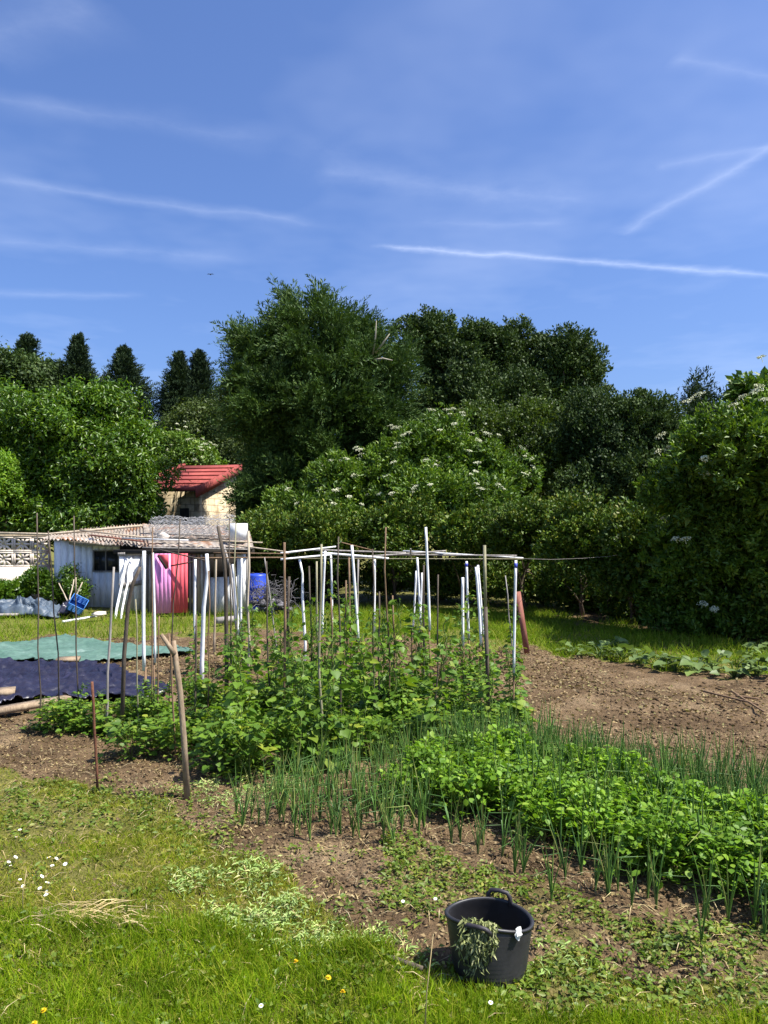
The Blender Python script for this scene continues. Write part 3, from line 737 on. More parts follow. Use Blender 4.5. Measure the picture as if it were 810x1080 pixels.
tree('nettle_bush', 'low green weedy bush in front of the lattice block wall', 'bush', [(12, 626, 30, 10, 22), (38, 617, 13, 12, 22.2), (58, 628, 14, 9, 22), (-20, 626, 30, 10, 22)], 'laurel', 60, 420, 24, .22, .11, .045, trunk_r=.03, leafpart='foliage', stem='stem', spiky=.6, T=LANCE, br=.2)
tree('weed_bush', 'small dark weed growing against the left shed wall', 'bush', [(74, 612, 8, 12, 21.9), (82, 622, 12, 9, 21.6)], 'laurel', 61, 80, 20, .2, .09, .04, trunk_r=.02, leafpart='foliage', stem='stem', T=LANCE, br=.15)

# ------------------------------------------------------------------ house beyond
def house():
    N = P(206, 515, 29.5); Rr = P(254, 490, 33.5); L = P(140, 515, 31.2); B = Rr + L - N
    root = empty('brick_house', (N[0], N[1] + 2, 0), 'cream block outbuilding with a red metal roof behind the shed', 'building')
    th = np.array([0, 0, -.09])
    g = Geo(); hexa(g, [N + th, Rr + th, B + th, L + th, N, Rr, B, L])
    rf = part('roof', g, M['red_roof'], root)
    g = Geo(); u = nrm(Rr - N); o = np.array([.06, -.012, 0])
    hexa(g, [N + o + [0, 0, -.36], Rr + o + [0, 0, -.36], Rr + [.004, 0, -.36], N + [.004, 0, -.36], N + o + [0, 0, .03], Rr + o + [0, 0, .03], Rr + [.004, 0, .03], N + [.004, 0, .03]])
    part('fascia', g, M['red_roof'], rf)
    g = Geo(); t2 = th - [0, 0, .004]; hexa(g, [N + t2 - [0, 0, .03], Rr + t2 - [0, 0, .03], B + t2 - [0, 0, .03], L + t2 - [0, 0, .03], N + t2, Rr + t2, B + t2, L + t2]); part('soffit', g, M['dark'], rf)
    for k in range(1, 12):     # standing seams
        t = k / 12; a = N + (Rr - N) * t; b = L + (B - L) * t
        if k % 2 == 0:
            g = Geo(); plank(g, a + [0, 0, .025], b + [0, 0, .025], .05, .05); part('seam', g, M['red_roof'], rf)
    g = Geo(); plank(g, L + [0, 0, .05], B + [0, 0, .05], .25, .09); part('ridge_cap', g, M['red_roof'], rf)
    # walls set in from the eaves
    def at(u, v): return N + (Rr - N) * u + (L - N) * v
    def wall(a, b):
        g = Geo()
        d = b - a; d[2] = 0; ln = np.linalg.norm(d); d = d / ln; n = np.array([-d[1], d[0], 0]) * .2
        V = []
        for q, z in ((a, 0), (b, 0)): V += [(q[0], q[1], -.1), (q[0] + n[0], q[1] + n[1], -.1)]
        za, zb = a[2] - .13, b[2] - .13
        c = [(a[0], a[1], -.1), (b[0], b[1], -.1), (b[0] + n[0], b[1] + n[1], -.1), (a[0] + n[0], a[1] + n[1], -.1),
             (a[0], a[1], za), (b[0], b[1], zb), (b[0] + n[0], b[1] + n[1], zb), (a[0] + n[0], a[1] + n[1], za)]
        hexa(g, c)
        o = part('wall', g, M['brick'], root)
        me = o.data; uv = me.uv_layers.new(name='UVMap')
        off = np.array(root.location)
        for l in me.loops:
            w = np.array(me.vertices[l.vertex_index].co) + off
            uv.data[l.index].uv = (float((w - a) @ d), float(w[2]))
    c0 = at(.13, .05)
    wall(c0.copy(), at(.95, .05)); wall(at(.13, .9), c0 + (at(.13, .9) - c0) * .0009)
    wall(at(.95, .92), at(.13, .92))
    # dark door in the shaded side
    a = at(.124, .2); b = at(.124, .34)
    g = Geo(); wallslab(g, b[0], a[0], b[1], a[1], 1.0, 3.1, .03); part('door', g, M['dark'], root)
house()

# ------------------------------------------------------------------ lattice block wall
def lattice_wall():
    Y = 23.8
    a = P(-40, 566, Y); b = P(46, 566, Y); w = .53
    root = empty('lattice_wall', (a[0], Y, 0), 'cream wall of pierced star-pattern blocks left of the shed', 'wall')
    zt = a[2]; zl = zt - 2 * w * .9
    g = Geo(); box(g, (a[0], Y - .08, -.1), (b[0], Y + .08, zl)); part('base_wall', g, M['concrete'], root)
    g = Geo(); box(g, (a[0] - .05, Y - .065, zt + .003), (b[0] + .05, Y + .065, zt + .06)); part('coping', g, M['pale_wood'], root)
    n = int((b[0] - a[0]) / w)
    proto = None
    for r in range(2):
        for i in range(n + 1):
            x0 = b[0] - (i + 1) * w; z0 = zl + .002 + r * w * .9
            if proto is None:
                g = Geo(); W, H, t, q = w - .006, w * .9 - .006, .055, .06
                box(g, (0, -q, 0), (W, q, t)); box(g, (0, -q, H - t), (W, q, H)); box(g, (0, -q, t), (t, q, H - t)); box(g, (W - t, -q, t), (W, q, H - t))
                cx, cz = W / 2, H / 2
                for k in range(8):
                    an = k * math.pi / 4 + .001
                    rr = (W / 2 - t) * (1.28 if k % 2 else 1)
                    plank(g, (cx + .02 * math.cos(an), -.036 + .001 * k, cz + .02 * math.sin(an)), (cx + rr * math.cos(an), -.036 + .001 * k, cz + rr * math.sin(an)), .075 - .001 * k, .036, (0, 1, 0))
                o = link('lattice_block', g.mesh('lattice_block'), M['concrete'], root); proto = o
            else:
                o = proto.copy(); COL.objects.link(o); o.parent = root
            o.location = (x0 - root.location[0], 0, z0)
    root.rotation_euler[2] = .28
lattice_wall()
g = Geo(); tube(g, [P(-10, 562, 23.9), P(50, 563.5, 24.3), P(150, 554.5, 24.2)], .045, 6, True, .1); solo('timber_pole', g, M['pale_wood'], 'long pale wooden pole lying along the roof edge and block wall', 'pole')

# ------------------------------------------------------------------ shed
def shed():
    root = empty('garden_shed', (-6.6, 21.5, 0), 'ramshackle white garden shed with a pink and red door', 'shed')
    X = lambda px, Y: (px - CX) / F * Y
    Z = lambda py, Y: CH - (py - HY) / F * Y
    # left front wall with its window opening, planks with gaps between
    ya, yb = 22.6, 22.5
    def yy(px): return ya + (yb - ya) * (px - 57) / (126 - 57)
    def piece(g, p0, p1, t0, b0, t=.05, dy=0):
        y0, y1 = yy(p0) + dy, yy(p1) + dy
        wallslab(g, X(p0, y0), X(p1, y1), y0, y1, b0 if b0 < .5 else Z(b0, (y0 + y1) / 2), (Z(t0, y0), Z(t0, y1)), t)
    fw = Geo()
    edges = [57, 64.5, 72, 79, 86, 92, 98]
    for a, b in zip(edges[:-1], edges[1:]): piece(fw, a + .15, b - .05, 567 + R.random() * 2, -.05)
    for a, b in ((98, 105), (105, 112), (112, 119), (119, 126)):
        piece(fw, a + .1, b - .05, 603, -.05); piece(fw, a + .1, b - .05, 569, 581)
    part('front_wall', fw, M['shed_white'], root)
    wd = Geo()
    for a, b, t, bt in ((97.5, 99, 580, 603), (124.5, 126, 580, 603), (99, 124.5, 580, 581.3), (99, 124.5, 602, 603.3), (110.8, 112, 581.3, 602)): piece(wd, a, b, t, bt, .05, -.03)
    w = part('window', wd, M['grey_wood'], root)
    g = Geo(); piece(g, 98, 126, 580, 604, .02, .09); part('pane', g, M['glass_dark'], w)
    # side and back walls, floor
    g = Geo(); wallslab(g, X(57, 23.2), X(57, 23.2) - .6, 23.2, 26.5, -.05, 2.0, -.05); part('side_wall', g, M['redwood'], root)
    g = Geo(); wallslab(g, -10.1, -2.9, 26.5, 24.4, -.05, 2.0, .06); part('back_wall', g, M['dark'], root)
    # white plank door with a grey batten, standing proud
    Y = 20.55
    g = Geo()
    for a, b in ((126, 132), (132, 138.5), (138.5, 145), (145, 152)): wallslab(g, X(a + .1, Y), X(b - .1, Y), Y + (a - 126) * .018, Y + (b - 126) * .018, .02 + R.random() * .03, Z(582 + R.random(), Y), .03)
    d = part('door', g, M['panel_white'], root)
    g = Geo(); plank(g, (X(126, Y), Y - .03, Z(618, Y)), (X(152, Y), Y + .44, Z(614, Y)), .13, .03, (0, 1, 0)); part('batten', g, M['grey_wood'], d)
    g = Geo(); plank(g, (X(125, Y), Y - .05, Z(584.5, Y)), (X(153, Y), Y + .44, Z(584, Y)), .09, .03, (0, 1, 0)); part('batten', g, M['grey_wood'], d)
    # posts beside the coloured door
    for a, b, t, mt, Y in ((153, 156, 580, 'grey_wood', 20.7), (157.5, 160, 580, 'grey_wood', 20.6), (195.8, 197.5, 582, 'pale_wood', 20.3), (199.5, 202, 580, 'grey_wood', 20.35), (212, 214, 576, 'grey_wood', 20.15), (259.5, 262, 578, 'grey_wood', 20)):
        g = Geo(); box(g, (X(a, Y), Y - .05, -.05), (X(b, Y), Y + .05, Z(t, Y))); part('post', g, M[mt], root)
    Y = 19.7
    g = Geo()
    for a, b in ((163, 167.2), (167.2, 171.3), (171.3, 175.2), (175.2, 178.8)): wallslab(g, X(a, Y), X(b - .15, Y), Y + (a - 163) * .009, Y + (b - 163) * .009, .08, Z(584, Y), .03)
    pd = part('door', g, M['pink'], root); pd['label'] = 'lilac pink half of the plank door'
    g = Geo()
    for a, b in ((179, 183.2), (183.2, 187.3), (187.3, 191.3), (191.3, 195.2)): wallslab(g, X(a, Y), X(b - .15, Y), Y + (a - 163) * .009, Y + (b - 163) * .009, .08, Z(584, Y), .03)
    rd = part('door', g, M['red_paint'], root); rd['label'] = 'bright red half of the plank door'
    g = Geo(); plank(g, (X(167, Y), Y - .02, Z(586, Y)), (X(176, Y), Y - .02, Z(600, Y)), .06, .025, (0, 1, 0)); part('pole_shadow', g, M['dark'], pd)  # dark strip stands in for the diagonal pole shadow on the pink door
    g = Geo(); hexa(g, [(X(166, Y), Y - .012, Z(587, Y)), (X(178, Y), Y - .012, Z(600, Y)), (X(178, Y), Y - .004, Z(600, Y)), (X(166, Y), Y - .004, Z(587, Y)),
                        (X(166.2, Y), Y - .012, Z(584.5, Y)), (X(178, Y), Y - .012, Z(584.5, Y)), (X(178, Y), Y - .004, Z(584.5, Y)), (X(166.2, Y), Y - .004, Z(584.5, Y))])
    part('red_patch', g, M['red_paint'], pd)
    g = Geo(); plank(g, (X(179, Y), Y + .1, Z(597, Y)), (X(206, Y), Y + .1, Z(592, Y)), .035, .03, (0, 1, 0)); part('bar', g, M['dark'], rd)
    # weathered upright boards
    Y = 20.25
    for a, b, t, mt in ((203, 208, 576, 'grey_wood'), (208.3, 212, 575, 'pale_wood'), (214.3, 221, 575.5, 'grey_wood')):
        g = Geo(); wallslab(g, X(a, Y), X(b, Y), Y, Y + (b - a) * .01, -.03, Z(t, Y), .035); part('upright_board', g, M[mt], root)
    # low white wall and the white corner
    Y = 20.6
    g = Geo()
    for a, b in ((221.5, 229), (229, 237), (237, 244), (244, 251)): wallslab(g, X(a + .1, Y), X(b - .1, Y), Y + (a - 221) * .011, Y + (b - 221) * .011, -.03, Z(609, Y), .05)
    part('low_wall', g, M['panel_white'], root)
    g = Geo(); wallslab(g, X(251, 20.0), X(262, 20.2), 20.0, 20.2, -.03, Z(583, 20.2), .06); part('end_wall', g, M['shed_white'], root)
    for a, b in ((226, 227.5), (236, 237.2)):
        g = Geo(); box(g, (X(a, 20.65), 20.6, Z(609, 20.65)), (X(b, 20.65), 20.68, Z(580, 20.65))); part('post', g, M['pale_wood'], root)
    # roof of corrugated sheets
    A = P(44, 568.5, 22.9); B = P(166, 578, 20.6); C = P(160, 553, 25.2); D = P(70, 559.5, 27)
    def sheet(A, B, C, D, n, m, amp, waves, mat, t=.02):
        g = Geo(); u = np.linspace(0, 1, n)[:, None]; v = np.linspace(0, 1, m)[None]
        Pt = (A[None, None] * ((1 - u) * (1 - v))[..., None] + B[None, None] * (u * (1 - v))[..., None] + C[None, None] * (u * v)[..., None] + D[None, None] * ((1 - u) * v)[..., None])
        Pt[..., 2] += amp * np.sin(u * waves * 6.283) + vnoise(u * 9 + 0 * v, v * 5 + 0 * u, 1, 71) * .05
        jag = (vnoise(u * 40, 0 * u, 1, 72) - .5) * .18
        Pt[:, 0, 1] += jag[:, 0]
        low = Pt - [0, 0, t]
        V = np.concatenate([Pt.reshape(-1, 3), low.reshape(-1, 3)]); K = n * m
        i = (np.arange(n - 1)[:, None] * m + np.arange(m - 1)[None]).ravel()
        Q = np.concatenate([np.stack([i, i + m, i + m + 1, i + 1], 1), np.stack([i, i + 1, i + m + 1, i + m], 1) + K])
        e = np.arange(n - 1) * m
        Q = np.concatenate([Q, np.stack([e, e + K, e + m + K, e + m], 1)])
        g.add(V, Q); return g
    part('roof', sheet(A, B, C, D, 420, 8, .03, 30, M['cement_roof']), M['cement_roof'], root)
    A2 = P(158, 577.5, 20.5); B2 = P(268, 579, 19.6); C2 = P(262, 556, 23.2); D2 = P(150, 553.5, 25.2)
    part('roof', sheet(A2, B2, C2, D2, 160, 8, .012, 14, M['cement_roof']), M['cement_roof'], root)
    g = Geo(); plank(g, P(120, 582, 20.7), P(268, 582, 19.75), .05, .12); part('eave_beam', g, M['dark'], root)
    g = Geo(); plank(g, P(60, 571.5, 22.9), P(126, 575.5, 21.5), .05, .1); part('eave_beam', g, M['grey_wood'], root)
shed()
# loose boards and bits lying on the shed roof
for (a, b, w, mt, lab) in [
        (P(86, 562.5, 23.6), P(166, 571.5, 21.9), .16, 'pale_wood', 'tan board lying across the middle of the shed roof'),
        (P(130, 571, 21.3), P(205, 573.5, 20.6), .14, 'panel_white', 'white painted lath lying along the shed eave'),
        (P(150, 566, 22.0), P(250, 569, 21.0), .2, 'grey_wood', 'silver-grey board lying below the wire netting on the shed roof'),
        (P(200, 573, 20.2), P(276, 576, 19.5), .1, 'pale_wood', 'long tan batten sticking out past the right end of the shed roof'),
        (P(96, 567.5, 22.6), P(150, 574.5, 21.0), .12, 'redwood', 'reddish board lying near the left shed eave')]:
    g = Geo(); plank(g, a + [0, 0, .09], b + [0, 0, .09], w, .035); solo('loose_board', g, M[mt], lab, 'board')
g = Geo(); c = P(172, 568.5, 21.0); tube(g, [c + [-.14, 0, .06], c + [.0, 0, .1], c + [.16, 0, .05]], [.06, .1, .05], 8, True, .2); solo('clay_pot', g, M['concrete'], 'small tan pot lying on its side on the shed roof', 'pot')
# box at the right end of the roof
g = Geo(); a = P(243, 570, 20.2); b = P(259, 552, 20.2)
for s0, s1 in (((a[0], 20.1, a[2]), (b[0], 20.13, b[2])), ((a[0], 20.5, a[2]), (b[0], 20.53, b[2])), ((a[0], 20.13, a[2]), (a[0] + .03, 20.5, b[2])), ((b[0] - .03, 20.13, a[2]), (b[0], 20.5, b[2]))): box(g, s0, s1)
box(g, (a[0] + .03, 20.13, a[2]), (b[0] - .03, 20.5, a[2] + .03))
solo('open_box', g, M['panel_white'], 'open whitish box standing on the right end of the shed roof', 'box')

def netting():
    rng = np.random.default_rng(5)
    a = P(160, 556, 21.8); b = P(247, 554, 21.2)
    g = Geo()
    L = b - a
    for sh, rad in enumerate((.29, .2)):
        n, m = 40, 16
        ang = np.linspace(0, 6.283, m, endpoint=False)
        pts = np.zeros((n, m, 3))
        for i in range(n):
            t = i / (n - 1); c = a + L * t
            rr = rad * (1 + .18 * np.sin(t * 9 + sh) * .6) * (1 + .12 * rng.normal(size=m) * .6)
            aa = ang + (i % 2) * math.pi / m
            pts[i] = c + np.stack([rng.normal(size=m) * .02, np.cos(aa) * rr * 1.2, np.sin(aa) * rr * (.95 if sh else 1) - .02], 1)
        for i in range(n - 1):
            for k in range(m):
                for kk in ((k, k), (k, (k + (1 if i % 2 else -1)) % m)):
                    p0, p1 = pts[i, kk[0]], pts[i + 1, kk[1]]
                    d = nrm(p1 - p0); s = nrm(np.cross(d, rng.normal(size=3))) * .0036; u = np.cross(d, s)
                    V = [p0 + s, p0 - s * .5 + u * .87, p0 - s * .5 - u * .87, p1 + s, p1 - s * .5 + u * .87, p1 - s * .5 - u * .87]
                    g.add(V, [(0, 1, 4, 3), (1, 2, 5, 4), (2, 0, 3, 5)])
    solo('wire_netting', g, M['wire'], 'loose roll of grey wire netting lying on the shed roof', 'wire netting')
netting()
# leaning and lying things by the shed
def stick(name, pts, r, mat, label, cat='pole', group=None, sides=6, wob=.15, taper=.75, kids=None):
    g = Geo(); n = max(len(pts), 2)
    pts = np.asarray(pts, float)
    if n == 2:
        m = pts[0] + (pts[1] - pts[0]) * np.linspace(0, 1, 6)[:, None]
        ln = np.linalg.norm(pts[1] - pts[0])
        m[1:-1] += R.normal(size=(4, 3)) * [ln * .004, ln * .004, 0]
        pts = m
    tube(g, pts, r * np.linspace(1, taper, len(pts)), sides, True, wob)
    o = solo(name, g, M[mat], label, cat, group, True)
    return o

stick('white_pipe', [P(121, 656, 19.3), P(134, 586, 20.75)], .035, 'white_pole', 'white pipe leaning on the left edge of the white plank door', group='white pipes of the bean frame', wob=0, taper=1)
stick('white_pipe', [P(127, 657, 19.3), P(138.5, 588, 20.75)], .028, 'white_pole', 'thinner peeling pipe leaning in the middle of the white plank door', group='white pipes of the bean frame', wob=0, taper=1)
g = Geo(); a = G(228, 660); b = G(249, 658); plank(g, a + [0, 0, .12], b + [0, 0, .12], .16, .14); solo('timber_beam', g, M['grey_wood'], 'short dark timber beam lying in front of the low white wall', 'timber')
g = Geo(); tube(g, [G(66, 658) + [0, 0, .05], G(101, 653) + [0, 0, .07]], .03, 6); solo('white_stick', g, M['white_pole'], 'white stick lying in the grass below the blue crate', 'stick')

def crumple(name, pts_px, hgt, mat, label, cat, seed, nx=40, ny=16, fold=5):
    """a heaped tarpaulin: a sheet over an uneven pile"""
    (x0, y0), (x1, y1), depth = pts_px
    a = G(x0, y0); b = G(x1, y1); d = b - a; ln = np.linalg.norm(d)
    u = np.linspace(0, 1, nx)[:, None]; v = np.linspace(0, 1, ny)[None]
    X = a[0] + d[0] * u + 0 * v; Y = a[1] + d[1] * u + depth * v
    prof = np.clip(np.sin(np.clip(u, 0, 1) * math.pi), 0, 1) ** .5 * np.sin(np.clip(v * .98 + .02, 0, 1) * math.pi) ** .6
    rid = 1 - np.abs(vnoise(X * fold, Y * fold + 3, 1.1, seed) * 2 - 1)
    rid2 = 1 - np.abs(vnoise(X * fold * 2 + Y * 3, Y * fold, 1.1, seed + 1) * 2 - 1)
    rid3 = 1 - np.abs(vnoise(X * fold * 3.5 - Y * 6, Y * fold * 3 + X * 4, 1.1, seed + 7) * 2 - 1)
    Zz = prof * hgt * (.5 + .3 * rid ** 1.6 + .2 * rid2 ** 1.6 + .12 * rid3 ** 1.5)
    X = X + (vnoise(X, Y, .3, seed + 2) - .5) * .25; Y = Y + (vnoise(X, Y, .3, seed + 3) - .5) * .25
    V = np.stack([X, Y, Zz + .005], -1).reshape(-1, 3)
    i = (np.arange(nx - 1)[:, None] * ny + np.arange(ny - 1)[None]).ravel()
    g = Geo().add(V, np.stack([i, i + ny, i + ny + 1, i + 1], 1))
    o = solo(name, g, M[mat], label, cat, None, False)
    m = o.modifiers.new('thickness', 'SOLIDIFY'); m.thickness = .008; m.offset = 1
    return o
crumple('tarpaulin', ((-25, 652), (60, 652), 1.0), .5, 'slate_tarp', 'crumpled slate-blue tarpaulin heaped in front of the weeds', 'tarpaulin', 81, 110, 50)
crumple('black_sheet', ((56, 652), (82, 650), .6), .5, 'purple_sheet', 'black plastic bundle beside the tilted blue crate', 'plastic sheet', 85, 44, 28)
g = Geo(); plank(g, G(-20, 653) + [0, -.05, .1], G(20, 652) + [0, -.05, .1], .14, .06); solo('timber_beam', g, M['grey_wood'], 'grey timber lying in front of the slate tarpaulin', 'timber')
def crate():
    c = P(82, 641, 19.6); root = empty('blue_crate', c, 'blue plastic crate tipped on one corner by the black bundle', 'crate')
    g = Geo(); w, h, t = .5, .38, .02
    for k in range(5):
        z = k * h / 4.2
        for (x0, x1, y0, y1) in ((-w / 2, w / 2, -.2, -.2 + t), (-w / 2, w / 2, .2 - t, .2), (-w / 2, -w / 2 + t, -.2 + t, .2 - t), (w / 2 - t, w / 2, -.2 + t, .2 - t)):
            box(g, (x0, y0, z), (x1, y1, z + .065))
    for sx in (-1, -.33, .33, 1):
        for sy in (-1, 1): box(g, (sx * (w / 2 - .03) - .025, sy * .193 - .012, 0), (sx * (w / 2 - .03) + .025, sy * .193 + .012, h))
    o = link('side_panel', g.mesh('side_panel'), M['blue_crate'], root)
    g = Geo(); box(g, (-w / 2 + t, -.2 + t, -.01), (w / 2 - t, .2 - t, .012)); link('base', g.mesh('base'), M['blue_crate'], root)
    root.scale = (.8,) * 3; root.rotation_euler = (.95, .5, .3); root.location[2] = .25; root.location[0] -= .05
crate()
for (p0, p1, lab) in [((72, 640, 20.3), (78, 611, 20.8), 'bare stick standing up out of the blue crate, leaning right'),
                      ((74, 642, 20.3), (87, 614, 20.6), 'pale stick rising right from behind the blue crate'),
                      ((74, 640, 20.4), (62, 615, 20.6), 'thin twig rising left from behind the blue crate'),
                      ((79, 640, 20.4), (80, 609, 20.9), 'upright reddish twig behind the blue crate')]:
    stick('stick', [P(*p0), P(*p1)], .02, 'pale_wood', lab, 'stick')
g = Geo(); c = G(101, 655); clods(g, np.array([c + [0, .2, .14]]), .15, .16); solo('bundle', g, M['concrete'], 'small cream lump of sacking in the grass right of the blue crate', 'bundle')

# blue drum and scrap right of the shed
def drum():
    c = G(269, 646); c[1] = 21.4; c[0] = (271 - CX) / F * 21.4
    root = empty('blue_drum', (c[0], c[1], 0), 'blue plastic drum in the shade right of the shed', 'drum')
    prof = [(0, 0), (.27, 0), (.29, .03), (.29, .3), (.31, .33), (.29, .36), (.29, .7), (.31, .73), (.29, .76), (.29, 1.1), (.27, 1.16), (.2, 1.18), (0, 1.18)]
    a = np.linspace(0, 6.283, 24, endpoint=False); V = []; Q = []
    for r, z in prof: V += [(c[0] + r * math.cos(t), c[1] + r * math.sin(t), z * .86) for t in a]
    for i in range(len(prof) - 1):
        for k in range(24): Q.append((i * 24 + k, i * 24 + (k + 1) % 24, (i + 1) * 24 + (k + 1) % 24, (i + 1) * 24 + k))
    part('barrel', Geo().add(V, Q), M['blue_plastic'], root, True)
    g = Geo()
    for sx in (-.12, .12): tube(g, [(c[0] + sx, c[1], 1.01), (c[0] + sx, c[1], 1.05)], .045, 10)
    part('bung', g, M['dark'], root)
drum()
def scrapheap():
    rng = np.random.default_rng(9)
    c = np.array([(285 - CX) / F * 20.5, 20.5, 0])
    g = Geo()
    for i in range(170):
        p = c + np.clip(rng.normal(size=3), -1.7, 1.7) * [.32, .22, .15] + [0, 0, .4]; p[2] = max(p[2], .05)
        pts = [p]
        d = rdir(1, rng)[0]
        for k in range(4):
            d = nrm(d + rng.normal(size=3) * .6); q = pts[-1] + d * .16; q[2] = max(q[2], .03); pts.append(q)
        tube(g, pts, .0065, 4, False)
    for i in range(30):
        p = c + np.clip(rng.normal(size=3), -1.6, 1.6) * [.27, .18, .1] + [0, 0, .22]; p[2] = max(p[2], .06)
        clods(g, p[None], .1, .2)
    solo('scrap_heap', g, M['scrap'], 'tangled grey heap of wire and scrap right of the shed', 'scrap heap')
scrapheap()
crumple('blue_sheet', ((262, 648), (284, 646), .5), .45, 'blue_plastic', 'scrunched blue plastic sheet at the foot of the scrap heap', 'plastic sheet', 88, 20, 14)

# ------------------------------------------------------------------ ground sheets
def groundsheet(name, poly, mat, label, z0, amp, seed, wr=1.0):
    w = np.array([G(*p)[:2] for p in poly])
    xs = np.arange(w[:, 0].min(), w[:, 0].max(), .035); ys = np.arange(w[:, 1].min(), w[:, 1].max(), .035)
    X, Y = np.meshgrid(xs, ys, indexing='ij')
    ins = inpoly(X + (vnoise(X, Y, .5, seed) - .5) * .25, Y + (vnoise(X, Y, .5, seed + 1) - .5) * .3, [tuple(q) for q in w])
    rid = 1 - np.abs(vnoise(X * .8 + Y * .5, Y * wr * 1.5 - X * .6, .42, seed + 2) * 2 - 1)
    rid2 = 1 - np.abs(vnoise(X * .6 - Y * .7, Y * 2.2 + X * .3, .2, seed + 3) * 2 - 1)
    rid3 = 1 - np.abs(vnoise(X * .5 + Y * .3, Y * 2.0 - X * .2, .11, seed + 4) * 2 - 1)
    Z = np.maximum(gh(X, Y), -.03) * .8 + z0 + amp * (.55 * rid ** 7 + .6 * rid2 ** 7 + .5 * rid3 ** 6 + .8 * vnoise(X, Y, 1.1, seed + 5))
    V = np.stack([X, Y, Z], -1).reshape(-1, 3); n, m = X.shape
    i = (np.arange(n - 1)[:, None] * m + np.arange(m - 1)[None])
    k = ins[:-1, :-1] & ins[1:, :-1] & ins[:-1, 1:] & ins[1:, 1:]
    i = i[k]
    Q = np.stack([i, i + m, i + m + 1, i + 1], 1)
    used = np.unique(Q); mp = np.zeros(len(V), np.int64); mp[used] = np.arange(len(used))
    o = solo(name, Geo().add(V[used], mp[Q]), M[mat], label, 'groundsheet', None, True)
    s = o.modifiers.new('thickness', 'SOLIDIFY'); s.thickness = .006
    return o
groundsheet('groundsheet', [(-120, 684), (0, 681.5), (45, 677.5), (72, 672.5), (110, 679), (150, 683), (195, 687), (205, 690), (180, 694), (140, 697), (105, 701), (60, 702), (20, 700), (-120, 704)], 'green_sheet', 'faded green groundsheet spread behind the dark one', .05, .045, 91)
groundsheet('groundsheet', [(-120, 703), (10, 702.5), (60, 706), (100, 706), (135, 714), (165, 722), (185, 732), (150, 742), (90, 744), (50, 743), (0, 749), (-120, 765)], 'purple_sheet', 'dark purplish weed membrane spread beside the bean plants', 0.06, .085, 95)
g = Geo(); plank(g, G(-30, 763) + [0, 0, .09], G(72, 745) + [0, 0, .1], .16, .07); solo('timber_board', g, M['stake'], 'pale timber board weighing down the front of the dark membrane', 'board')
g = Geo(); plank(g, G(60, 703.5) + [0, 0, .12], G(84, 702.5) + [0, 0, .12], .28, .05); solo('timber_board', g, M['stake'], 'short broken board lying where the green and dark sheets meet', 'board')
g = Geo(); plank(g, G(-10, 742) + [0, 0, .14], G(16, 740) + [0, 0, .14], .3, .06); solo('timber_board', g, M['stake'], 'short tan board lying on the left corner of the dark membrane', 'board')

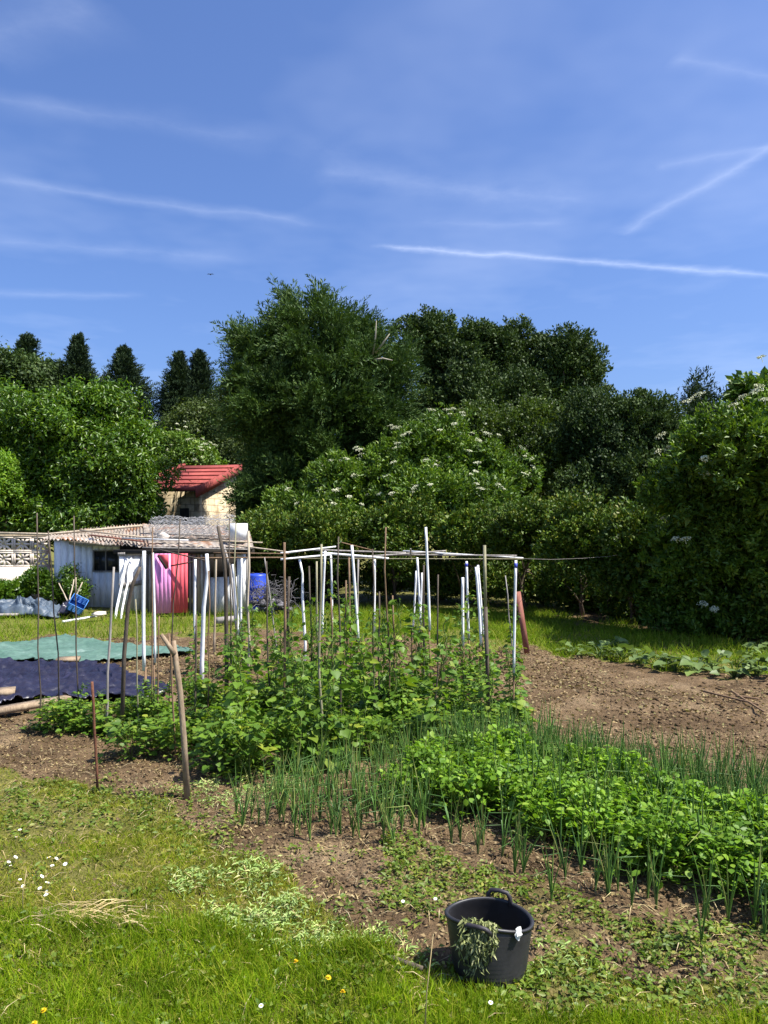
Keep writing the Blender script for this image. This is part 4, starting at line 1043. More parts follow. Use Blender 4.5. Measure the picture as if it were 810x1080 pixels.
# ------------------------------------------------------------------ poles, canes and stakes of the bean frame
def up(px_top, py_top, px_bot, py_bot, lean=0.0):
    """a pole from its foot on the ground, seen at (px_bot, py_bot), to a top seen at (px_top, py_top)"""
    b = G(px_bot, py_bot); b[2] = -.08
    t = P(px_top, py_top, b[1] + lean)
    return [b, t]
GC = 'canes and sticks of the bean frame'; GW = 'white pipes of the bean frame'
CANES = [  # top x, top y, foot x, foot y, radius, material, label
    (39, 541, 41, 772, .011, 'cane_dark', 'leftmost thin dark cane, in front of the block wall end'),
    (51, 560, 66, 768, .011, 'cane_dark', 'thin dark cane leaning left across the shed corner'),
    (78, 544, 83, 770, .011, 'cane_dark', 'thin dark cane crossing the blank left wall of the shed'),
    (120, 598, 110, 775, .019, 'grey_wood', 'greyish stick in front of the shed window'),
    (161, 556, 159, 770, .011, 'cane_brown', 'thin brown cane just right of the white pipe by the door'),
    (190, 547, 176, 765, .011, 'cane_dark', 'long thin cane leaning across the pink door'),
    (168, 650, 166, 775, .012, 'cane_brown', 'short brown cane below the pink door'),
    (143, 632, 146, 775, .011, 'bamboo', 'short thin cane below the white plank door'),
    (178, 668, 186, 800, .012, 'cane_brown', 'short brown cane just left of the forked stake'),
    (207, 648, 206, 780, .015, 'cane_dark', 'short dark cane right of the forked stake'),
    (220, 602, 220, 770, .012, 'cane_brown', 'slim brown cane before the grey upright boards'),
    (228, 590, 226, 690, .024, 'pale_wood', 'short pale wooden stick before the low white wall'),
    (242, 548, 246, 770, .011, 'cane_dark', 'thin dark cane standing left of the open box on the roof'),
    (249, 552, 251, 760, .012, 'bamboo', 'greenish bamboo cane in front of the white shed corner'),
    (262, 560, 263, 745, .022, 'pale_wood', 'yellowish squared pole at the right corner of the shed'),
    (281, 592, 284, 765, .013, 'cane_dark', 'thin dark cane in front of the scrap heap'),
    (279, 588, 298, 720, .014, 'grey_wood', 'slanting grey stick propped over the scrap heap'),
    (300, 572, 300, 775, .020, 'cane_brown', 'orange-brown pole at the left end of the pale rails'),
    (305, 608, 303, 765, .022, 'cane_dark', 'thick short dark stick beside the orange-brown pole'),
    (326, 597, 330, 770, .013, 'cane_dark', 'thin dark cane right of the curved white pipe'),
    (334, 592, 337, 760, .018, 'bamboo', 'pale bamboo cane left of a taller bamboo one'),
    (339, 574, 338, 790, .017, 'bamboo', 'tall straight bamboo cane near the frame middle'),
    (357, 566, 360, 780, .012, 'cane_dark', 'tall thin dark cane under the highest rail'),
    (365, 612, 362, 740, .016, 'cane_brown', 'short brown stick with dry vine in the frame middle'),
    (368, 588, 371, 735, .019, 'cane_brown', 'brown stake left of the slanting white pipe'),
    (349, 630, 352, 770, .013, 'cane_brown', 'crooked short stick below the middle rails'),
    (378, 590, 376, 725, .019, 'grey_wood', 'grey post right behind the slanting white pipe'),
    (393, 579, 396, 775, .011, 'cane_dark', 'thin dark cane just right of the straight white pipe top'),
    (407, 556, 412, 770, .012, 'cane_brown', 'very tall thin cane right of the white pipe in the middle'),
    (400, 624, 400, 770, .013, 'cane_dark', 'short dark cane with a side twig near the frame middle'),
    (414, 628, 417, 765, .013, 'cane_brown', 'short vine-wrapped cane right of the very tall one'),
    (447, 596, 447, 745, .016, 'cane_dark', 'dark stake inside the cluster of white pipes'),
    (434, 660, 437, 750, .012, 'cane_brown', 'short brown cane under the cluster of white pipes'),
    (462, 606, 460, 765, .012, 'cane_dark', 'dark leafy cane right of the cluster of white pipes'),
    (533, 607, 543, 705, .014, 'grey_wood', 'thin grey stick behind the last white pipe at right'),
]
CANE_FEET = []
for (tx, ty, bx, by, r, mt, lab) in CANES:
    pts = up(tx, ty, bx, by)
    stick('garden_cane', pts, r * .8, mt, lab, 'cane', GC, 6, .2, .8)
    CANE_FEET.append((pts[0], pts[1]))
WHITE = [
    (152, 581, 154, 765, .024, 'tall white pipe in front of the white plank door'),
    (161, 583, 163, 745, .018, 'slim white pipe at the left edge of the pink door'),
    (206, 590, 207, 710, .024, 'straight white stake right of the red door'),
    (246, 595, 253, 715, .030, 'thick white pipe leaning before the white shed corner'),
    (255, 588, 256, 705, .022, 'slim white pipe beside the yellowish corner pole'),
    (343, 581, 340, 715, .020, 'white pipe just right of the tall bamboo cane'),
    (349, 586, 350, 705, .018, 'greyed white pipe second right of the tall bamboo cane'),
    (371, 575, 381, 728, .022, 'slanting white pipe crossing the middle of the frame'),
    (395, 590, 393, 705, .024, 'straight white pipe standing alone in the frame middle'),
    (439, 602, 434, 690, .020, 'short white pipe slanting left in the right-hand cluster'),
    (440, 588, 446, 702, .022, 'white pipe slanting right in the right-hand cluster'),
    (445, 604, 441, 700, .018, 'thin white pipe crossing another in the right-hand cluster'),
    (449, 556, 455, 730, .020, 'tallest white pipe, poking far above the rails'),
    (488, 609, 489, 722, .024, 'short white pipe left of the pair near the right end'),
    (492, 592, 496, 708, .022, 'white pipe tied with blue twine under the rail'),
    (502, 598, 508, 726, .022, 'left one of two leaning white pipes near the right end'),
    (504, 596, 512, 712, .020, 'right one of two leaning white pipes near the right end'),
    (544, 591, 541, 765, .018, 'last white pipe at the right end of the frame'),
]
for (tx, ty, bx, by, r, lab) in WHITE:
    r *= .85
    pts = up(tx, ty, bx, by)
    b, t = np.array(pts[0]), np.array(pts[1])
    root = empty('white_pipe', (b[0], b[1], 0), lab, 'pole', GW)
    n = 9; m = b + (t - b) * np.linspace(0, 1, n)[:, None]
    m[1:-1, 0] += np.sin(np.linspace(0, 3.14, n))[1:-1] * R.normal() * .012
    k = .30 + R.random() * .1                  # bare stake below, white pipe sleeved over it
    cut = b + (t - b) * k
    g = Geo(); tube(g, [b, (b + cut) / 2, cut + (t - b) * .02], r * .72, 6, True, .1); part('stake', g, M['cane_brown'], root, True)
    mm = np.array([np.interp(np.linspace(k, 1, 8), np.linspace(0, 1, n), m[:, j]) for j in range(3)]).T
    g = Geo(); tube(g, mm, r, 8); part('pipe', g, M['white_pole'], root, True)
    if 'twine' in lab or 'last' in lab:
        g = Geo(); tube(g, [t - [0, 0, .085], t - [0, 0, .03]], r * 1.16, 8); part('twine', g, M['string_blue'], root)
    CANE_FEET.append((b, t))
# special sticks
b = G(128, 775); stick('forked_branch', [[b[0], b[1], -.08], P(131, 690, b[1]), P(135, 640, b[1]), P(139, 618, b[1]), P(148, 598, b[1])], .024, 'cane_dark', 'dark bent branch before the white plank door', 'stick', GC)
b = G(213, 730); stick('birch_stake', [[b[0], b[1], -.05], P(213, 700, b[1]), P(215, 640, b[1]), P(219, 605, b[1]), P(218, 584, b[1])], .032, 'panel_white', 'crooked whitish branch before the grey upright boards', 'stick', GC)
b = G(239, 760); stick('crooked_branch', [[b[0], b[1], -.05], P(239, 690, b[1]), P(238, 612, b[1]), P(236, 588, b[1]), P(230, 555, b[1])], .026, 'cane_dark', 'dark crooked branch reaching above the low white wall', 'stick', GC)
b = G(254, 700); stick('grey_branch', [[b[0], b[1], -.05], P(248, 650, b[1]), P(243, 600, b[1]), P(236, 575, b[1])], .022, 'grey_wood', 'grey branch slanting left before the white shed corner', 'stick', GC)
b = G(321, 705); 
stick('white_branch', [[b[0], b[1], -.05], P(322, 680, b[1]), P(319, 630, b[1]), P(319, 605, b[1]), P(316, 590, b[1])], .024, 'white_pole', 'curved white pipe at the left of the pale rails', 'pole', GW)
b = G(516, 772); 
root = empty('bamboo_pole', (b[0], b[1], 0), 'two-tone tall bamboo pole, pale above and dark below, near right end', 'pole', GC)
m = P(512, 640, b[1]); t = P(511, 575, b[1])
g = Geo(); tube(g, [[b[0], b[1], -.06], P(514, 700, b[1]), m], .022, 7, True, .1); part('lower_pole', g, M['cane_dark'], root, True)
g = Geo(); tube(g, [m, (m + t) / 2, t], .018, 7); part('upper_pole', g, M['bamboo'], root, True)
CANE_FEET.append((b, t))
# forked stake in front
b = G(198, 842)
root = empty('forked_stake', (b[0], b[1], 0), 'thick bare forked stake standing in front of the bean plants', 'stake')
g = Geo(); tube(g, [[b[0], b[1], -.06], P(194, 780, b[1]), P(190, 730, b[1]), P(186, 700, b[1]), P(183, 676, b[1] + .05)], [.027, .026, .024, .024, .019], 8, True, .15); part('stem', g, M['stake'], root, True)
g = Geo(); tube(g, [P(184, 690, b[1]), P(178, 681, b[1]), P(170, 669, b[1])], [.022, .02, .016], 8, True, .15); part('side_branch', g, M['stake'], root, True)
b = G(103, 832)
stick('iron_rod', [[b[0], b[1], -.05], P(97, 719, b[1])], .012, 'rust', 'short rusty iron rod stuck in the soil at lower left', 'rod', None, 6, 0, 1)
b = G(556, 688)
g = Geo(); plank(g, [b[0], b[1], -.02], P(546, 624, b[1] + .15), .10, .04, (0, 1, .2)); solo('red_board', g, M['redwood'], 'faded red board leaning at the right end of the frame', 'board')

# rails laid across the top of the frame
GR = 'rails laid over the bean frame'
RAILS = [
    ((150, 577.5, 11.6), (262, 579.5, 11.9), .017, 'grey_wood', 'left thin rail running in front of the shed eave'),
    ((205, 588.5, 11.2), (302, 588, 11.4), .018, 'cane_brown', 'brown rail below the left rail, ending at the orange-brown pole'),
    ((165, 579, 11.2), (216, 591, 10.4), .015, 'cane_dark', 'dark short rail sloping down before the red door'),
    ((240, 574, 12.4), (302, 582, 12.4), .02, 'pale_wood', 'pale rail sloping down to the orange-brown pole'),
    ((225, 583, 11.8), (305, 584, 12), .014, 'cane_brown', 'thin brown rail left of the orange-brown pole'),
    ((296, 583.5, 12), (354, 576.5, 12.6), .022, 'white_pole', 'white rail rising to the right at the frame left'),
    ((296, 590, 11.8), (350, 585, 12.2), .024, 'white_pole', 'lower white rail at the frame left'),
    ((330, 580, 12.8), (428, 583, 13.2), .024, 'grey_wood', 'upper silver rail over the frame middle'),
    ((338, 583, 12.2), (410, 589, 12.2), .03, 'white_pole', 'thick pale rail sagging over the frame middle'),
    ((374, 588, 12.5), (470, 581, 13), .024, 'grey_wood', 'silver rail rising right over the frame middle'),
    ((405, 585, 13), (545, 586, 13), .022, 'grey_wood', 'long grey rail over the right half of the frame'),
    ((425, 581, 13.3), (552, 588.5, 13.1), .018, 'white_pole', 'thin pale rail sloping to the right end'),
    ((296, 589, 12.1), (552, 589.5, 12.6), .011, 'bamboo', 'thinnest long rail under all the others'),
    ((433, 579, 12.4), (434, 590, 13.6), .018, 'grey_wood', 'short cross rail in the right half of the frame'),
    ((360, 572, 12.4), (392, 580, 12.9), .012, 'cane_brown', 'thin twig rising above the middle rails'),
]
for a, b, r, mt, lab in RAILS:
    stick('frame_rail', [P(*a), P(*b)], r * .75, mt, lab, 'rail', GR, 6, .15, .85)
g = Geo(); a = P(545, 589, 13.1); b = P(668, 583, 17); m = (a + b) / 2 - [0, 0, .06]
tube(g, [a, (a + m) / 2 - [0, 0, .02], m, (m + b) / 2 - [0, 0, .02], b], .0028, 4); solo('wire_line', g, M['grey_wood'], 'thin wire strung from the frame into the hedge', 'wire')

# ------------------------------------------------------------------ crops
def petioles(g, p, k=.35, kz=.72):
    """thin leaf stalks from the plant's middle to each leaf"""
    a = p * [k, k, kz] - [0, 0, .02]; d = nrm(p - a)
    s = nrm(np.cross(d, [.3, .5, .2])) * .0022; t = np.cross(d, s)
    V = np.stack([a + s, a - s * .5 + t * .87, a - s * .5 - t * .87, p + s, p - s * .5 + t * .87, p - s * .5 - t * .87], 1).reshape(-1, 3)
    o = (np.arange(len(p)) * 6)[:, None, None]
    g.add(V, (np.array([(0, 1, 4, 3), (1, 2, 5, 4), (2, 0, 3, 5)])[None] + o).reshape(-1, 4))

def plant_meshes(kind, n):
    out = []
    for i in range(n):
        rng = np.random.default_rng(hash(kind) % 1 + 100 + i + {'bean': 0, 'vine': 50, 'potato': 100, 'onion': 150, 'squash': 200}[kind])
        g = Geo(); s = Geo()
        if kind == 'bean':
            k = 190
            z = rng.random(k) ** .65; rr = .24 * np.sqrt(rng.random(k)) * (1.15 - .45 * z); a = rng.random(k) * 6.283
            p = np.stack([rr * np.cos(a), rr * np.sin(a), z * .72 + .03], 1)
            d = np.stack([np.cos(a), np.sin(a), -.35 + rng.normal(size=k) * .4], 1) + rng.normal(size=(k, 3)) * .5
            nn = np.array([.25, -.2, 1.0]) + rng.normal(size=(k, 3)) * .5
            L = rng.uniform(.034, .08, k)
            inst(g, HEART, p, d, nn, L, L * .95)
            petioles(g, p)
            for j in range(6):
                e = p[rng.integers(k)]
                tube(s, [(0, 0, -.04), e * [.3, .3, .4], e * [.7, .7, .8], e], [.006, .005, .004, .003], 4, False)
        elif kind == 'vine':
            k = 70
            t = rng.random(k) ** 1.7
            a = rng.random(k) * 6.283; rr = rng.uniform(.03, .13, k) * (1.1 - .6 * t)
            p = np.stack([rr * np.cos(a), rr * np.sin(a), t * 1.15 + .03], 1)
            d = np.stack([np.cos(a), np.sin(a), -.4 + rng.normal(size=k) * .4], 1)
            nn = np.array([.25, -.25, 1.0]) + rng.normal(size=(k, 3)) * .5
            L = rng.uniform(.05, .105, k) * (1.1 - .5 * t)
            inst(g, HEART, p, d, nn, L, L * .95)
            petioles(g, p, 0, .97)
            tt = np.linspace(0, 1, 26)
            tube(g, np.stack([.012 * np.cos(tt * 9), .012 * np.sin(tt * 9), tt * 1.16 - .04], 1), .0025, 4, False)
            tube(s, np.stack([.02 * np.cos(tt * 28), .02 * np.sin(tt * 28), tt * 1.2 - .04], 1), .004, 4, False)
        elif kind == 'potato':
            k = 200
            z = rng.random(k) ** .55; rr = .2 * np.sqrt(rng.random(k)) * (1.2 - .5 * z); a = rng.random(k) * 6.283
            p = np.stack([rr * np.cos(a), rr * np.sin(a), z * .34 + .03], 1)
            d = np.stack([np.cos(a), np.sin(a), -.1 + rng.normal(size=k) * .35], 1) + rng.normal(size=(k, 3)) * .5
            nn = np.array([.1, -.15, 1.0]) + rng.normal(size=(k, 3)) * .4
            L = rng.uniform(.028, .06, k)
            inst(g, OVAL, p, d, nn, L, L * .72)
            petioles(g, p)
            for j in range(8):
                e = p[rng.integers(k)]
                tube(s, [(0, 0, -.03), e * [.4, .4, .5], e], [.006, .005, .003], 4, False)
        elif kind == 'squash':
            k = 16
            a = rng.random(k) * 6.283; rr = rng.uniform(.06, .38, k); z = rng.uniform(.12, .36, k)
            p = np.stack([rr * np.cos(a), rr * np.sin(a), z], 1)
            d = np.stack([np.cos(a), np.sin(a), rng.normal(size=k) * .25], 1)
            L = rng.uniform(.13, .24, k)
            inst(g, HEART, p, d, np.array([.1, -.3, 1.0]) + rng.normal(size=(k, 3)) * .35, L, L)
            for e in p: tube(g, [(0, 0, -.03), e * [.5, .5, .8], e], .008, 4, False)
            tube(s, [(0, 0, -.03), (.02, 0, .05), (.05, .03, .09)], [.018, .016, .01], 6)
        elif kind == 'onion':
            k = rng.integers(5, 10)
            for j in range(k):
                a = rng.random() * 6.283; ln = rng.uniform(.3, .52); out_ = rng.uniform(.03, .15); r0 = rng.uniform(.0035, .006)
                bend = rng.random() < .25
                t = np.linspace(0, 1, 6)
                x = out_ * t ** 1.6; zz = ln * t
                if bend: x = x + np.clip(t - .55, 0, 1) ** 1.2 * .35; zz = zz - np.clip(t - .6, 0, 1) * ln * 1.1
                pts = np.stack([x * math.cos(a), x * math.sin(a), zz - .02], 1)
                tube(g, pts, r0 * np.array([1, 1.05, 1, .85, .55, .12]), 5, False)
            tube(s, [(0, 0, -.03), (0, 0, .05)], [.009, .006], 6, False)
        mt = {'bean': 'bean', 'vine': 'bean', 'potato': 'potato', 'onion': 'onion', 'squash': 'squash'}[kind]
        m1 = g.mesh(kind + '_leaves', kind == 'onion'); m1.materials.append(M[mt])
        m2 = s.mesh(kind + '_stem', True); m2.materials.append(M['stem'])
        out.append((m1, m2))
    return out
PM = {k: plant_meshes(k, n) for k, n in (('bean', 8), ('vine', 6), ('potato', 8), ('onion', 10), ('squash', 4))}
def put_plant(kind, name, x, y, sx, sz, label, cat, group, stem=True):
    v = PM[kind][R.integers(len(PM[kind]))]
    o = link(name, v[0], None, None, (x, y, float(gh(x, y))))
    o.rotation_euler = (R.normal() * .06, R.normal() * .06, R.random() * 6.283); o.scale = (sx, sx, sz)
    tag(o, label, cat, group)
    if stem: link('stem', v[1], None, o)
    return o

def gridpts(poly, step, jit=.35, row=None):
    w = np.array([G(*p)[:2] for p in poly])
    xs = np.arange(w[:, 0].min(), w[:, 0].max(), step); ys = np.arange(w[:, 1].min(), w[:, 1].max(), step)
    X, Y = [a.ravel() for a in np.meshgrid(xs, ys)]
    X = X + R.normal(size=len(X)) * step * jit; Y = Y + R.normal(size=len(Y)) * step * jit
    k = inpoly(X, Y, [tuple(q) for q in w])
    return np.stack([X[k], Y[k]], 1)

BEANS = [(26, 768), (70, 778), (120, 792), (180, 812), (230, 826), (300, 824), (360, 806), (430, 796), (500, 782), (548, 768), (535, 748), (470, 742), (420, 735), (380, 728), (300, 735), (240, 740), (190, 752), (140, 757), (60, 756)]
for x, y in gridpts(BEANS, .4):
    px, py = to_px(x, y)
    h = np.interp(px, [20, 90, 160, 220, 320, 420, 470, 520, 550], [.34, .4, .46, .6, .62, .56, .42, .34, .28]) * R.uniform(.6, 1.25)
    front = 'front' if py > 795 else ('back' if py < 765 else 'middle')
    lab = {'front': 'bushy bean plant in the front row facing the soil path', 'middle': 'bushy bean plant in the thick of the bean patch', 'back': 'bushy bean plant along the far edge of the bean patch'}[front]
    put_plant('bean', 'bean_plant', x, y, R.uniform(.85, 1.2), h, lab, 'bean plant', 'bean plants in the ' + front + ' of the patch')
for b, t in CANE_FEET:
    px, py = to_px(b[0], b[1])
    if 700 < py < 800:
        put_plant('vine', 'climbing_bean', b[0], b[1], R.uniform(1.0, 1.5) * (.75 if px < 200 else 1), R.uniform(.75, 1.25) * np.interp(px, [30, 180, 250, 330, 480, 545], [.32, .42, .85, 1.1, 1.0, .8]), 'young bean vine twining up one of the canes', 'bean plant', 'bean vines on the canes')
for x, y in gridpts(BEANS, .62):
    if to_px(x, y)[0] < 205: continue
    put_plant('vine', 'climbing_bean', x, y, R.uniform(1.1, 1.7), R.uniform(.7, 1.15), 'young bean vine reaching up out of the bean patch between canes', 'bean plant', 'bean vines reaching up out of the patch')
for (px, py, h) in ((489, 742, .5), (514, 752, .75), (516, 765, .6), (545, 762, .6), (543, 750, .5), (506, 768, .6), (486, 765, .6)):
    b = G(px, py); put_plant('vine', 'climbing_bean', b[0], b[1], 1.3, h, 'young bean vine at the foot of the right-hand poles', 'bean plant', 'bean vines at the right end')

BED = [(418, 852), (470, 862), (540, 882), (640, 908), (720, 934), (815, 968), (900, 990), (980, 955), (880, 912), (810, 888), (700, 850), (600, 820), (540, 808), (480, 814), (430, 832)]
for x, y in gridpts(BED, .215):
    px, py = to_px(x, y)
    e = 'front' if py > np.interp(px, [418, 540, 640, 720, 815, 900], [838, 866, 890, 912, 940, 960]) else 'inside'
    put_plant('potato', 'leafy_crop_plant', x, y, R.uniform(.85, 1.2), R.uniform(.65, 1.1),
              'bright leafy crop plant on the front edge of the bed' if e == 'front' else 'bright leafy crop plant in the middle of the bed', 'crop plant', 'leafy crop plants, ' + e + ' of the bed')
# onions: rows behind, among and in front of the leafy crop
def row(p0, p1, step, jit=.06):
    a, b = G(*p0), G(*p1); n = int(np.linalg.norm(b - a) / step)
    t = np.linspace(0, 1, n)[:, None]
    return (a + (b - a) * t)[:, :2] + R.normal(size=(n, 2)) * jit
ON = []
for p0, p1, st, lab in [
        ((420, 880), (560, 912), .15, 'front'), ((560, 918), (660, 950), .14, 'front'), ((640, 940), (830, 995), .14, 'front'), ((430, 870), (830, 985), .2, 'front'), ((600, 955), (720, 990), .25, 'front'),
        ((245, 866), (425, 892), .085, 'left'), ((258, 858), (430, 881), .085, 'left'), ((271, 850), (435, 871), .085, 'left'), ((284, 842), (440, 860), .085, 'left'), ((297, 834), (445, 850), .085, 'left'), ((310, 826), (450, 839), .085, 'left'), ((323, 818), (455, 829), .085, 'left'), ((336, 810), (460, 818), .085, 'left'), ((349, 802), (465, 808), .085, 'left'), ((362, 794), (470, 797), .085, 'left'),
((440, 800), (840, 900), 0.09, 'back'), ((448, 797), (840, 892), 0.08, 'back'), ((456, 794), (840, 884), 0.09, 'back'), ((466, 791), (840, 877), 0.08, 'back'), ((478, 789), (840, 870), 0.09, 'back'), ((492, 787), (840, 863), 0.08, 'back'), ((510, 785), (840, 857), 0.09, 'back'), ((530, 783), (840, 851), 0.09, 'back'), ((548, 781), (840, 846), 0.11, 'back'),
        ((470, 815), (830, 885), .1, 'among'), ((460, 825), (830, 898), .1, 'among'), ((480, 808), (830, 872), .09, 'among'), ((450, 835), (830, 910), .13, 'among'), ((460, 846), (830, 926), .16, 'among'), ((470, 858), (830, 942), .2, 'among')]:
    for q in row(p0, p1, st): ON.append((q, lab))
LABS = {'front': 'blue-green onion plant on open soil in front of the leafy bed', 'left': 'slender onion plant in the thin rows left of the leafy bed', 'back': 'onion plant in the dense rows behind the leafy bed', 'among': 'onion plant poking up between the bright leafy plants'}
ON.sort(key=lambda q: q[0][1] + (2.5 if q[1] == 'among' else 0))
rest = Geo()
for i, (q, lab) in enumerate(ON):
    s = R.uniform(.7, 1.1) * {'front': .95, 'left': .95, 'back': 1.0, 'among': 1.2}[lab]
    if i < 300:
        put_plant('onion', 'onion_plant', q[0], q[1], s, s, LABS[lab], 'onion', 'onion plants, ' + lab, stem=(lab == 'front'))
    else:
        me = PM['onion'][R.integers(10)][0]
        V = np.empty(len(me.vertices) * 3); me.vertices.foreach_get('co', V); V = V.reshape(-1, 3) * s
        a = R.random() * 6.283; V = np.stack([V[:, 0] * math.cos(a) - V[:, 1] * math.sin(a), V[:, 0] * math.sin(a) + V[:, 1] * math.cos(a), V[:, 2]], 1)
        L = np.empty(len(me.loops), np.int32); me.loops.foreach_get('vertex_index', L)
        rest.add(V + [q[0], q[1], float(gh(q[0], q[1]))], L.reshape(-1, 4))
if rest.n: solo('onions', rest, M['onion'], 'farthest onion rows running together along the brown field', 'onions', kind='stuff', smooth=True)
# squash plants under the hedge
for i, (px, py) in enumerate([(605, 688), (632, 692), (655, 694), (676, 698), (695, 702), (712, 706), (735, 709), (752, 706), (775, 712), (800, 713), (820, 716), (640, 686), (790, 700), (812, 690)]):
    b = G(px, py); put_plant('squash', 'squash_plant', b[0], b[1], R.uniform(.6, .9), R.uniform(.55, .85), 'pale broad-leaved squash plant along the foot of the right hedge', 'squash plant', 'squash plants at the edge of the field')

# ferns: dull fronds hanging in the hedge shade
# ------------------------------------------------------------------ tub in front
def bucket():
    c = np.array([(516 - CX) / F * 3.86, 3.86, 0]); H = .278; r0, r1 = .176, .203; SQ = .27
    root = empty('garden_tub', (c[0], c[1], 0), 'black ribbed plastic tub with two handles standing on the soil', 'tub')
    n = 64; a = np.linspace(0, 2 * math.pi, n, endpoint=False)
    def ring(r, z, lift=0):
        x = r * np.cos(a); y = r * np.sin(a) * (1 - SQ * z / H)
        ov = 1 + .05 * np.cos(2 * a - .3) * (z / H)
        dz = .012 * np.cos(2 * (a - 1.2)) * (z / H) ** 2 - .022 * np.cos(a + .3) * (z / H)
        return np.stack([c[0] + x * ov, c[1] + y * ov, np.full(n, z) + dz], 1)
    V = []; prof = []
    nr = 26
    for i in range(nr + 1):
        t = i / nr; z = .012 + t * (H - .02)
        rr = r0 + (r1 - r0) * t ** .85 + (.0055 if i % 2 else 0) * (1 if .1 < t < .93 else 0)
        prof.append((rr, z))
    prof += [(r1 + .011, H - .016), (r1 + .013, H - .004), (r1 + .005, H + .003), (r1 - .006, H - .002)]
    for i in range(12, -1, -1):
        t = i / 12; prof.append((r0 - .008 + (r1 - r0) * t ** .85, .02 + t * (H - .03)))
    prof = [(.001, .004), (r0 - .01, .004)] + prof + [(.001, .02)]
    for r, z in prof: V.append(ring(r, z))
    Q = []
    for i in range(len(prof) - 1):
        for k in range(n): Q.append((i * n + k, i * n + (k + 1) % n, (i + 1) * n + (k + 1) % n, (i + 1) * n + k))
    o = part('tub_body', Geo().add(np.concatenate(V), Q), M['black_rubber'], root, True)
    for ang in (1.22, 1.22 + math.pi):
        d = np.array([math.cos(ang), math.sin(ang) * (1 - SQ), 0]); s = nrm(np.array([-d[1], d[0], 0]))
        e = c + d * (r1 + .004) + [0, 0, H - .02]
        w = .06
        pts = [e - s * w, e - s * w * .98 + [0, 0, .042], e - s * w * .72 + [0, 0, .066], e + [0, 0, .071], e + s * w * .72 + [0, 0, .066], e + s * w * .98 + [0, 0, .042], e + s * w]
        if ang > 2: pts = [e + (p - e) * [1, 1, .55] + d * (.10 * max(0, (p - e)[2]) / .088 * .4) for p in pts]
        g = Geo(); tube(g, pts, .0115, 8); part('handle', g, M['handle_plastic'], root, True)
    # wilted weeds hanging over the near rim
    rng = np.random.default_rng(3)
    g = Geo()
    ph0 = -1.98
    for i in range(46):
        ph = ph0 + rng.normal() * .12 + rng.uniform(-.05, .22)
        d = np.array([math.cos(ph), math.sin(ph) * (1 - SQ), 0])
        L = rng.uniform(.06, .27) * (1 if abs(ph - ph0) < .35 else .45)
        off = .03 + rng.random() * .022
        p0 = c + d * (r1 - .07) + [0, 0, H - .035 + rng.random() * .04]
        p1 = c + d * (r1 + .004) + [0, 0, H + .016 + rng.random() * .02]
        p2 = c + d * (r1 + off) + [rng.normal() * .01, 0, H - L * .4]
        p3 = c + d * (r1 + off - .05 * L / .25) + [rng.normal() * .016, rng.normal() * .006, H - L]
        pts = np.array([p0, p1, p2, p3])
        tube(g, pts, .0024, 4, False)
        k = 16; t = rng.random(k) * 3; i0 = np.minimum(t.astype(int), 2); q = pts[i0] + (pts[i0 + 1] - pts[i0]) * (t - i0)[:, None]
        q = q + rng.normal(size=(k, 3)) * .008
        inst(g, LANCE, q, np.array([0, 0, -1.0]) + d * .5 + rng.normal(size=(k, 3)) * .7, d + rng.normal(size=(k, 3)) * .7, rng.uniform(.018, .045, k), rng.uniform(.007, .015, k))
    solo('wilted_weeds', g, M['wilted'], 'bunch of wilted pulled weeds hanging over the rim of the black tub', 'weeds')
    g = Geo()
    ph = -1.0; d = np.array([math.cos(ph), math.sin(ph) * (1 - SQ), 0]); q = c + d * (r1 + .022) + [0, 0, H - .025]
    u = np.linspace(0, 6.283, 14, endpoint=False)
    for k in range(3):
        rr = (.034, .026, .014)[k]
        cc = q + d * .008 * k
        s = np.array([-d[1], d[0], 0])
        ringp = cc + (np.cos(u) * rr * (1 + .25 * rng.normal(size=14)))[:, None] * s * .8 + (np.sin(u) * rr)[:, None] * np.array([0, 0, 1.0]) + rng.normal(size=(14, 1)) * .005 * d
        V = np.concatenate([ringp, [cc + d * .012]])
        g.add(V, None, [(i, (i + 1) % 14, 14) for i in range(14)])
    solo('white_rag', g, M['white_petal'], 'small crumpled white scrap caught on the rim of the black tub', 'scrap')
bucket()
# hose-like stick in the grass
a = G(378, 1008); b = G(415, 1018); c = G(446, 1028)
stick('fallen_branch', [a + [0, 0, .03], b + [0, 0, .035], c + [0, 0, .03]], .016, 'cane_dark', 'long dark branch lying in the grass left of the tub', 'branch', None, 7, .15, .8)
for p0, p1, lab in [((772, 733), (806, 756), 'stick lying on the field at the right edge, thickest of a loose bundle'), ((776, 738), (800, 742), 'thin twig crossing a thicker stick at the right edge of the field'),
                    ((742, 733), (800, 748), 'long thin stick lying level on the right of the field')]:
    a, b = G(*p0), G(*p1); stick('stick', [a + [0, 0, .05], b + [0, 0, .06]], .016, 'cane_brown', lab, 'stick')
# dry stalks standing in the lawn
for (bx, by, tx, ty, lab) in [(447, 1110, 457, 985, 'tall dry grass stalk standing left of the tub'), (24, 966, 28, 918, 'tall dry grass stalk at the left edge by the daisies')]:
    b = G(bx, by); stick('grass_stalk', [[b[0], b[1], 0], P((bx + tx) / 2 - 2, (by + ty) / 2, b[1]), P(tx, ty, b[1])], .0035, 'straw', lab, 'grass stalk', None, 5, 0, .5)

